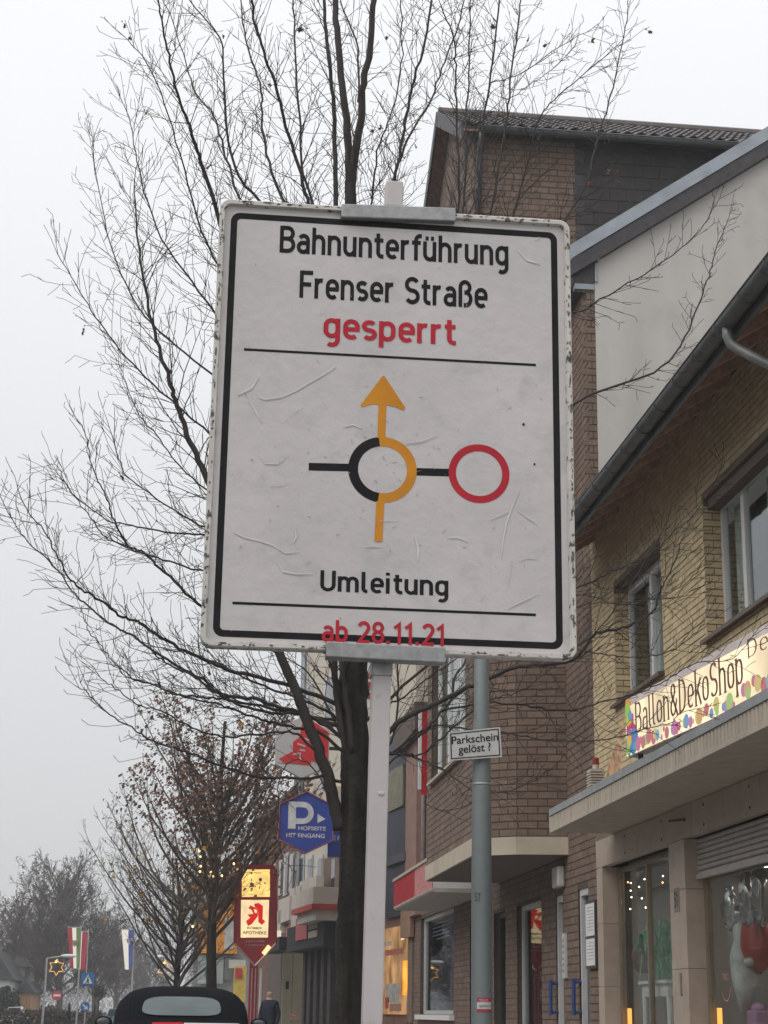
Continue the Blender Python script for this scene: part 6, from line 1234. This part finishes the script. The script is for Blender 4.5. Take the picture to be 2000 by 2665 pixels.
# ------------------------------------------------------------------ person walking by the shops
def person(base, facing, H=1.74):
    b = Vector(base); f = facing; s = H/1.75
    V = [(0,0,.96),(0,.0,1.12),(0,.0,1.30),(0,.0,1.42),(0,.02,1.52),(0,.03,1.60),(0,.03,1.69),
         (.17,0,1.41),(.24,.02,1.14),(.22,.13,.93),(.21,.17,.84),(-.17,0,1.41),(-.25,-.02,1.14),(-.24,.08,.92),(-.23,.12,.83),
         (.10,.0,.90),(.11,.10,.50),(.11,.06,.09),(.11,.20,.04),(-.10,0,.90),(-.11,-.05,.50),(-.11,-.22,.10),(-.11,-.10,.04)]
    E = [(0,1),(1,2),(2,3),(3,4),(4,5),(5,6),(3,7),(7,8),(8,9),(9,10),(3,11),(11,12),(12,13),(13,14),(0,15),(15,16),(16,17),(17,18),(0,19),(19,20),(20,21),(21,22)]
    Rr = [.21,.20,.21,.15,.062,.088,.075,.085,.065,.05,.04,.085,.065,.05,.04,.12,.085,.06,.04,.12,.085,.06,.04]
    me = bpy.data.meshes.new('body'); me.from_pydata([(b.x+(x*math.cos(f)-y*math.sin(f))*s, b.y+(x*math.sin(f)+y*math.cos(f))*s, b.z+z*s) for x, y, z in V], E, [])
    o = bpy.data.objects.new('p', me); col.objects.link(o); md = o.modifiers.new('s','SKIN')
    for i, r in enumerate(Rr): me.skin_vertices[0].data[i].radius = (r*s, r*s*.85)
    me.skin_vertices[0].data[0].use_root = True
    o.modifiers.new('d','SUBSURF').levels = 2; dg = bpy.context.evaluated_depsgraph_get(); m2 = bpy.data.meshes.new_from_object(o.evaluated_get(dg)); bpy.data.objects.remove(o)
    for m_ in (mat('navy_coat', (.008,.010,.024), .85, .2, 8), mat('dark_trousers', (.02,.02,.025), .85), mat('skin', (.42,.26,.20), .6, .08, 12), mat('grey_hair', (.30,.29,.29), .8, .2, 30)): m2.materials.append(m_)
    for p in m2.polygons:
        c = p.center; z = (c.z-b.z)/s; fw = (c-b).dot(Vector((-math.sin(f),math.cos(f),0)))
        p.material_index = 3 if z > 1.645 or (z > 1.54 and fw < .02) else 2 if z > 1.50 or (z < .88 and abs((c-b).dot(Vector((math.cos(f),math.sin(f),0)))) > .16*s and z > .75) else 0 if z > .62 else 1; p.use_smooth = True
    return m2
pm = person((0,0,0), 0); pe = thing('person', 'person in a long dark navy coat walking on the pavement by the shops', 'person', (1.98,43.5,0))
o = bpy.data.objects.new('body', pm); col.objects.link(o); o.parent = pe; pe.rotation_euler = (0,0,math.radians(150))
mb = MB(); fz = 1.62*1.74/1.75
for sx in (-.032,.032): mb.ball((sx,.105,fz+.02),.011,.006,.008,6,4)
mb.build('eyes', M_dark, None); eo = bpy.data.objects['eyes']; eo.parent = pe; eo.location = (eo.location.x, eo.location.y, eo.location.z)
mb = MB(); mb.ball((0,.115,fz-.012),.014,.018,.02,6,5); no = mb.build('nose', mat('skin', (.42,.26,.20), .6), None); no.parent = pe
mb = MB(); mb.ball((0,.104,fz-.045),.024,.008,.006,8,4); no = mb.build('mouth', mat('lips', (.3,.12,.1), .6), None); no.parent = pe
mb = MB(); mb.tube([(0,.01,1.46),(0,.015,1.50)], [.085,.072], 14); no = mb.build('scarf', M_stw, None, True); no.parent = pe
# ------------------------------------------------------------------ far left: junction with flags, lamps, signs, houses, hedges
def pb(name, m, x0, x1, y0, y1, Y, dep, parent=None, zbase=None):
    a, b = atY(x0,y1,Y), atY(x1,y0,Y); mb = MB(); mb.box(a.x,b.x,Y,Y+dep,a.z if zbase is None else zbase,b.z); return mb.build(name, m, parent)
M_fred = mat('flag_red', (.48,.05,.07), .8, .1, 6); M_fwh = mat('flag_white', (.60,.59,.56), .8, .08, 6); M_fgr = mat('flag_green', (.20,.30,.12), .8, .1, 6); M_fbl = mat('flag_blue', (.10,.13,.38), .8, .1, 6); M_pole = mat('pole_grey', (.42,.42,.42), .5)
def flag(pole_top, pole_bot, Y, corners, stripes, label, emblem=None):
    a = atY(*pole_top, Y); b = atY(*pole_bot, Y); t = thing('flag_pole', label, 'flag', (b.x,Y,-.12))
    mb = MB(); mb.tube([(b.x+(b.x-a.x)*.2,Y,-.12),(b.x,Y,b.z),(a.x,Y,a.z)], [.06,.05,.03], 8); mb.build('pole', M_pole, t)
    (x0,y0),(x1,y1),(x2,y2),(x3,y3) = corners; P = [atY(x,y,Y-.06) for x, y in corners]
    mb = MB(); mb.tube([P[0]+Vector((0,.03,.03)), Vector((a.x,Y,P[1].z+.03))], .02, 6); mb.build('cross_arm', M_pole, t)
    tot = sum(w for w, _ in stripes); u = 0
    for w, m_ in stripes:
        s = MB(); n1_, n2_ = 4, 10; u0_, u1_ = u/tot, (u+w)/tot; u += w
        for j in range(n2_+1):
            for i in range(n1_+1):
                uu = u0_+(u1_-u0_)*i/n1_; v_ = j/n2_; p = P[0].lerp(P[1],uu).lerp(P[3].lerp(P[2],uu),v_); s.v.append(p+Vector((0,.05*math.sin(uu*9+v_*3)*v_,0)))
        k = n1_+1
        for j in range(n2_):
            for i in range(n1_): s.f.append((j*k+i,j*k+i+1,(j+1)*k+i+1,(j+1)*k+i))
        s.build('flag_stripe', m_, t, True)
    if emblem:
        q = atY(*emblem[0], Y-.14); mb = MB(); r_ = emblem[1]; mb.prism([(q.x-r_,q.y,q.z+r_),(q.x+r_,q.y,q.z+r_),(q.x+r_,q.y,q.z-.3*r_),(q.x,q.y,q.z-1.2*r_),(q.x-r_,q.y,q.z-.3*r_)], (0,.01,0)); mb.build('emblem', emblem[2], t)
    return t
flag((212,2410),(200,2649),100,[(176,2414),(211,2415),(207,2520),(184,2520)],[(1.05,M_fred),(.9,M_fwh),(1,M_fgr)],'red white and green banner flag in front on the left pole',((195,2455),.16,mat('emblem_ochre', (.33,.25,.18), .8, .4, 9)))
flag((231,2418),(219,2655),103,[(200,2424),(229,2426),(222,2524),(196,2522)],[(1.0,M_fgr),(.8,M_fwh),(1.7,M_fred)],'banner flag showing red, half hidden behind the red white green one')
flag((350,2418),(341,2655),100,[(317,2420),(349,2420),(343,2524),(326,2523)],[(1.1,M_fwh),(.9,M_fbl)],'white and blue banner flag on its own pole above the dark car',((338,2450),.16,mat('emblem_pale', (.36,.42,.55), .8, .3, 9)))
def street_lamp(x, ytop, ybot, xarm, Y, label, star):
    a = atY(x,ytop,Y); b = atY(x-7,ybot,Y); c = atY(xarm,ytop-6,Y); t = thing('street_lamp', label, 'street lamp', (b.x,Y,-.12), 'street lamps with star decorations')
    mb = MB(); mb.tube([(b.x-.05,Y,-.12),(b.x,Y,b.z),(a.x,Y,a.z)], [.07,.06,.045], 8); mb.build('mast', M_pole, t); mb = MB(); mb.tube([(a.x,Y,a.z),(c.x,Y,c.z)], .035, 6); mb.build('arm', M_pole, t)
    mb = MB(); dx = .35 if xarm > x else -.35; mb.ball((c.x+dx*.6,Y,c.z),.42,.15,.11,12,6); mb.build('lamp_head', M_white, t, True)
    s = atY(*star, Y-.1); mb = MB(); pts = []
    for i in range(12): an = math.pi/2+math.pi*i/6; r_ = .42 if i % 2 == 0 else .25; pts.append((s.x+r_*math.cos(an),s.y,s.z+r_*math.sin(an)))
    for p, q in zip(pts, pts[1:]+pts[:1]): mb.tube([p,q], .022, 5)
    mb.build('star_tube', emit('star_light', (1,.52,.16), 1.1, .5, 6), t)
    mb = MB(); mb.tube([(s.x,Y,a.z),(s.x,Y,s.z+.4)], .012, 4); mb.build('star_hook', M_pole, t)
    mb = MB(); mb.ball((s.x-.04,s.y-.02,s.z+.28),.07,.03,.06,8,5); mb.build('star_bulb', emit('star_bulb', (1,.55,.15), 3), t)
    return t
street_lamp(123,2494,2600,168,95,'street lamp with lit star decoration left of the red flag',(148,2517)); street_lamp(462,2497,2640,428,95,'street lamp with lit star half hidden behind the leafy tree',(430,2520))
# crossing sign and keep-right sign
zs = thing('crossing_sign', 'blue square pedestrian crossing sign above a round blue arrow sign on one pole', 'road sign', (-5.6,98,-.12)); q0 = atY(211,2567,98); q1 = atY(247,2532,98); M_sb = mat('traffic_blue', (.03,.14,.38), .4)
mb = MB(); mb.box(q0.x,q1.x,98,98.02,q0.z,q1.z); mb.build('crossing_plate', M_sb, zs); cxx = (q0.x+q1.x)/2; wz = q1.z-q0.z
mb = MB(); mb.prism([(cxx-.36*wz,97.99,q0.z+.22*wz),(cxx+.36*wz,97.99,q0.z+.22*wz),(cxx,97.99,q0.z+.86*wz)], (0,.009,0)); mb.build('triangle', M_white, zs)
mb = MB()
for (a, b) in (((0,.62),(-.02,.42)),((-.02,.42),(-.14,.28)),((-.02,.42),(.1,.28)),((-.01,.55),(.1,.42))): mb.bar((cxx+a[0]*wz,97.98,q0.z+a[1]*wz),(cxx+b[0]*wz,97.98,q0.z+b[1]*wz),.01,.06*wz*1.2)
mb.ball((cxx+.01,97.98,q0.z+.68*wz),.04,.01,.045,8,5); mb.build('walking_figure', M_dark, zs)
mb = MB(); mb.box(q0.x+.08,q1.x-.08,97.99,97.999,q0.z+.08*wz,q0.z+.13*wz); mb.build('stripe', M_dark, zs)
c = atY(222,2620,98); mb = MB(); mb.tube([(c.x,97.98,c.z),(c.x,98.0,c.z)], .26, 24); mb.build('arrow_disc', M_sb, zs)
mb = MB(); mb.bar((c.x-.13,97.97,c.z+.12),(c.x+.06,97.97,c.z-.06),.01,.07); mb.prism([(c.x+.15,97.965,c.z-.15),(c.x-.06,97.965,c.z-.12),(c.x+.12,97.965,c.z+.06)], (0,.01,0)); mb.build('white_arrow', M_white, zs)
mb = MB(); mb.tube([(c.x,98.06,-.12),(cxx,98.06,q1.z)], .035, 8); mb.build('pole', M_pole, zs)
q = atY(148,2591,120); sg = thing('small_road_sign', 'tiny white and red round road sign in the hazy background', 'road sign', (q.x,120,-.12)); mb = MB(); mb.tube([(q.x,119.97,q.z),(q.x,120,q.z)], .32, 16); mb.build('disc', M_fred, sg); mb = MB(); mb.box(q.x-.2,q.x+.25,119.95,119.969,q.z-.06,q.z+.08); mb.build('bar', M_white, sg); mb = MB(); mb.tube([(q.x,120.05,-.12),(q.x,120.05,q.z)], .03, 6); mb.build('pole', M_pole, sg)
# houses at the left edge
def far_house(label, x0, x1, yw, yr, Y, mw, mr, wins, side=6):
    a = atY(x0,yw,Y); b = atY(x1,yw,Y); r = atY(x0,yr,Y); t = thing('far_house', label, 'house', ((a.x+b.x)/2,Y,-.12)); xl, xr_ = a.x, b.x
    mb = MB(); mb.box(xl,xr_,Y,Y+9,-.12,a.z); mb.build('wall', mw, t); xm = (xl+xr_)/2
    mb = MB(); mb.prism([(xl-.3,Y-.2,a.z-.1),(xr_+.3,Y-.2,a.z-.1),(xm,Y-.2,r.z)], (0,9.4,0)); mb.build('roof', mr, t)
    for (u, v_, w_, h_) in wins: wx = xl+(xr_-xl)*u; mb = MB(); mb.box(wx,wx+w_,Y-.03,Y+.01,v_,v_+h_); wn = mb.build('window', M_wf, t); mb = MB(); mb.box(wx+.07,wx+w_-.07,Y-.04,Y-.031,v_+.07,v_+h_-.07); mb.build('pane', M_dg, wn)
    return t
Mhw = mat('house_white', (.46,.45,.43), .9, .06, .5); Mhb = mat('house_beige', (.30,.27,.22), .9, .1, .5); Mhr = mat('house_slate', (.05,.05,.055), .7)
far_house('white house with dark roof at the far left edge of the picture', -60, 28, 2545, 2470, 128, Mhw, Mhr, [(.70,1.2,.7,1.5),(.86,1.4,.5,1.3)])
far_house('beige house with round gable behind the green hedge at the left', 26, 66, 2512, 2488, 138, Mhb, mat('house_grey_roof', (.13,.12,.11), .8), [(.4,1.8,.6,1.0)])
far_house('small orange plastered house beside the green hedge at the left', 50, 82, 2580, 2550, 132, mat('house_orange', (.42,.24,.13), .9), Mhr, [])
def leafy(name, label, cat, x0, x1, y0, y1, Y, dep, m, n, size, seed, cone=False, kind=None):
    a, b = atY(x0,y1,Y), atY(x1,y0,Y); rr = random.Random(seed); mb = MB(); cx_ = (a.x+b.x)/2; zb_ = -.12
    for i in range(n):
        v_ = rr.random(); hw = (b.x-a.x)/2*((1-v_)**.8 if cone else (1-.25*v_**3)); x_ = cx_+hw*rr.uniform(-1,1); y_ = Y+dep*.5+(hw if cone else dep*.5)*rr.uniform(-1,1); z_ = zb_+(b.z-zb_)*(v_+rr.uniform(-.04,.04)*(0 if cone else 1)*3); p = Vector((x_,y_,max(zb_,z_)))
        d = Vector((rr.gauss(0,1),rr.gauss(0,1),rr.gauss(0,1))).normalized(); c_ = d.orthogonal().normalized(); e_ = d.cross(c_); s_ = size*rr.uniform(.5,1.3); mb.add([p-c_*s_,p+e_*s_*.5,p+c_*s_,p-e_*s_*.5], [(0,1,2,3)])
    if cone: mb.tube([(cx_,Y+dep*.5,zb_),(cx_,Y+dep*.5,b.z)], [.08,.01], 5)
    o = mb.build(name, m)
    if kind: o['kind'] = kind
    return tag(o, label, cat)
M_hed = mat('hedge_green', (.035,.05,.03), .9, .4, 3, island=.5); M_brs = mat('brown_shrub', (.085,.06,.045), .9, .4, 2, island=.5); M_con = mat('conifer', (.025,.045,.03), .9, .4, 3, island=.4)
leafy('green_hedge','dark green clipped hedge in front of the white house','hedge',-30,52,2580,2650,112,2,M_hed,2500,.12,1)
leafy('brown_hedge','long low brown leafless hedge along the far junction','hedge',-40,300,2634,2665,102,1.6,M_brs,3500,.12,2)
leafy('rust_shrub','rounded rust brown shrub left of the small conifers','shrub',95,150,2622,2662,101,2,M_brs,1200,.1,3)
leafy('small_conifer','taller small conifer left of the flag pole','conifer',167,190,2610,2655,101,1,M_con,900,.07,4,True); leafy('small_conifer','shorter small conifer right of the round arrow sign','conifer',238,252,2616,2655,101,1,M_con,700,.07,5,True)
leafy('dark_shrub','small dark shrub right of the shorter conifer','shrub',250,264,2632,2658,100,1,M_con,400,.07,8)
q = atY(258,2582,104); rt = thing('round_ornamental_tree', 'small round-crowned tree between the flag poles', 'tree', (q.x,104.5,-.12)); rr = random.Random(3); mb = MB()
for i in range(700):
    p = Vector((rr.gauss(0,1),rr.gauss(0,1),rr.gauss(0,1))).normalized()*rr.uniform(.3,1); p = Vector((q.x+p.x*.42,104.5+p.y*.42,q.z+p.z*.5)); d = Vector((rr.gauss(0,1),rr.gauss(0,1),rr.gauss(0,1))).normalized(); c_ = d.orthogonal().normalized(); e_ = d.cross(c_); mb.add([p-c_*.07,p+e_*.03,p+c_*.07,p-e_*.03],[(0,1,2,3)])
mb.build('crown', M_brs, rt); mb = MB(); mb.tube([(q.x,104.5,-.12),(q.x,104.5,q.z)], .04, 6); mb.build('trunk', M_bark, rt)
def small_car(label, x0, x1, ytop, Y, m, group='cars parked at the far junction'):
    a, b = atY(x0,ytop,Y), atY(x1,ytop,Y); t = thing('parked_car', label, 'car', ((a.x+b.x)/2,Y+.9,-.12), group); cx_ = (a.x+b.x)/2; w_ = (b.x-a.x)/2
    lo_ = [(-1,.25),(-1,.72),(-.93,.86),(-.62,.92),(-.45,1.36),(.35,1.40),(.68,.95),(.95,.86),(1,.6),(1,.25)]
    mb = MB(); mb.prism([(cx_+u*w_,Y,z-.12) for u, z in lo_], (0,1.7,0)); mb.build('body', m, t)
    mb = MB(); mb.prism([(cx_+u*w_,Y-.01,z-.12) for u, z in ((-.55,.95),(-.42,1.30),(.32,1.33),(.57,.96))], (0,.009,0)); mb.build('side_windows', M_dg, t)
    for u in (-.62,.62): mb = MB(); mb.tube([(cx_+u*w_,Y-.02,.2),(cx_+u*w_,Y+.2,.2)], .32, 14); mb.build('wheel', M_rub, t)
small_car('white car parked in front of the green hedge at the left', 2, 78, 2618, 108, M_white)
small_car('pale blue car beside the black convertible roof, far away', 268, 330, 2622, 106, mat('car_blue', (.12,.30,.42), .3))
# big hazy trees behind the junction
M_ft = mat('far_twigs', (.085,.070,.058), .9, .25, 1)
def far_tree(seed, x, ytop, Y, spread, label, nl=30, rt=.28, leaves=0):
    b = atY(x, 2640, Y); top = atY(x, ytop, Y).z; t = Tree(seed); t.rmin = .016; t.dens = .7; r = t.r; base = Vector((b.x,Y,-.12)); h = top
    tp = smooth([base+Vector((r.gauss(0,.12)*i*.5, r.gauss(0,.1)*i*.5, h*.75*i/5)) for i in range(6)], 3); k = len(tp); t.tr.tube(tp, [rt*(1-.8*i/(k-1))+.03 for i in range(k)], 8)
    for i in range(nl):
        f = .22+.75*(i/nl); j = min(k-2, int(f*(k-1))); a = i*2.4+r.uniform(-.5,.5); d = Vector((math.cos(a),math.sin(a),.55+.9*f)).normalized(); L = spread*(1.15-.55*f)*r.uniform(.8,1.15); q = tp[j].copy(); pts = [q]
        for s_ in range(6): d = (d+Vector((r.gauss(0,.14),r.gauss(0,.14),.08+r.gauss(0,.1)))).normalized(); q = q+d*(L/6); pts.append(q)
        ps = smooth(pts,2); rr = [max(.016,rt*.3*(1-.85*m_/(len(ps)-1))) for m_ in range(len(ps))]; t.cr.tube(ps, rr, 4, False); t.side(ps, rr, .20, L*.40, L*.26, 1, up=.15, t0=.1)
    o = finish_tree(t, 'background_tree', label, base, M_ft, M_ft, 'bare trees behind the junction')
    if leaves: leaf_cloud(t, leaves, mat('far_leaf', (.13,.075,.05), .9, .4, 1, island=.4), o, lambda p: True, .22, seed)
    return o
far_tree(41, 150, 2190, 140, 6.6, 'tallest wide bare tree in the haze behind the red flag', 40, leaves=1500)
far_tree(42, 25, 2290, 150, 5.0, 'bare tree in the haze above the white house at the left edge', 32, leaves=1300)
far_tree(43, 245, 2330, 165, 5.2, 'bare tree in the haze between the two groups of flags', 32, leaves=1800)
far_tree(44, 300, 2390, 185, 5.0, 'bare tree in the haze left of the white and blue flag', 26, leaves=1200); far_tree(45, 75, 2400, 160, 4.6, 'lower bare tree in the haze right of the white house', 28, leaves=900); far_tree(46, 385, 2455, 230, 6.0, 'faint low tree in the haze right of the white and blue flag', 24, leaves=700)
rr = random.Random(8); mb = MB()
for i in range(16000):
    x_ = rr.uniform(-30,14); hh = 6.5+2.2*math.sin(x_*.55)+1.5*math.sin(x_*1.7+1)-(.22*(x_+6) if x_ > -6 else 0); z_ = -.1+hh*rr.random()**.8; p = Vector((x_,rr.uniform(232,246),z_)); d = Vector((rr.gauss(0,.5),rr.gauss(0,.5),1)).normalized(); e_ = d.orthogonal().normalized(); L = rr.uniform(.3,1.0); mb.add([p-e_*.03,p+e_*.03,p+d*L], [(0,1,2)])
wd_ = mb.build('far_wood', M_ft); wd_['kind'] = 'stuff'; tag(wd_, 'hazy brown wood closing the view behind the junction', 'wood')
# houses across the street, outside the picture; they show in the shop windows
for i, (y0, y1, h_) in enumerate(((-14,-1,7.5),(2,16,8.4),(20,36,7.2),(40,55,8.8),(60,78,7.6),(84,101,8.0))):
    t = thing('opposite_house', 'rendered house %s across the street, mirrored in the shop windows' % ['behind the camera','level with the detour sign','level with the yellow house','level with the cream building','level with the pharmacy totem','nearest the junction'][i], 'house', (-15,(y0+y1)/2,0), 'houses across the street')
    fo = Fr((-13,y0),(-13,y1),(1,0)); mb = MB(); mb.box(-21,-13,y0,y1,-.12,h_); mb.build('wall', mat('opposite_render_%d' % (i % 3), [(.34,.31,.27),(.24,.15,.11),(.40,.39,.37)][i % 3], .9, .1, .5), t)
    mb = MB(); mb.prism([(-12.6,y0-.2,h_-.1),(-21.4,y0-.2,h_-.1),(-17,y0-.2,h_+3.4)], (0,y1-y0+.4,0)); mb.build('roof', M_roof, t)
    for k in range(4):
        for zz in (1.0,4.2):
            a_ = (y1-y0)*(k+.5)/4-.7; mb = MB(); fo.box(mb, a_, a_+1.4, -.02, .03, zz, zz+1.7); wn = mb.build('window', M_wf, t); mb = MB(); fo.box(mb, a_+.08, a_+1.32, .031, .04, zz+.08, zz+1.62); mb.build('pane', M_dg, wn)
# ------------------------------------------------------------------ winter haze
mb = MB(); mb.box(-420,420,-80,720,-1.2,21.5); hz = mb.build('haze', None); hz['kind'] = 'stuff'
hm = bpy.data.materials.new('haze_air'); hm.use_nodes = True; n_ = hm.node_tree; n_.nodes.clear(); oo = n_.nodes.new('ShaderNodeOutputMaterial'); pv = n_.nodes.new('ShaderNodeVolumePrincipled')
pv.inputs['Color'].default_value = (.92,.94,.96,1); pv.inputs['Density'].default_value = 0.0013; pv.inputs['Anisotropy'].default_value = 0.2; n_.links.new(pv.outputs[0], oo.inputs['Volume']); hz.data.materials.append(hm)
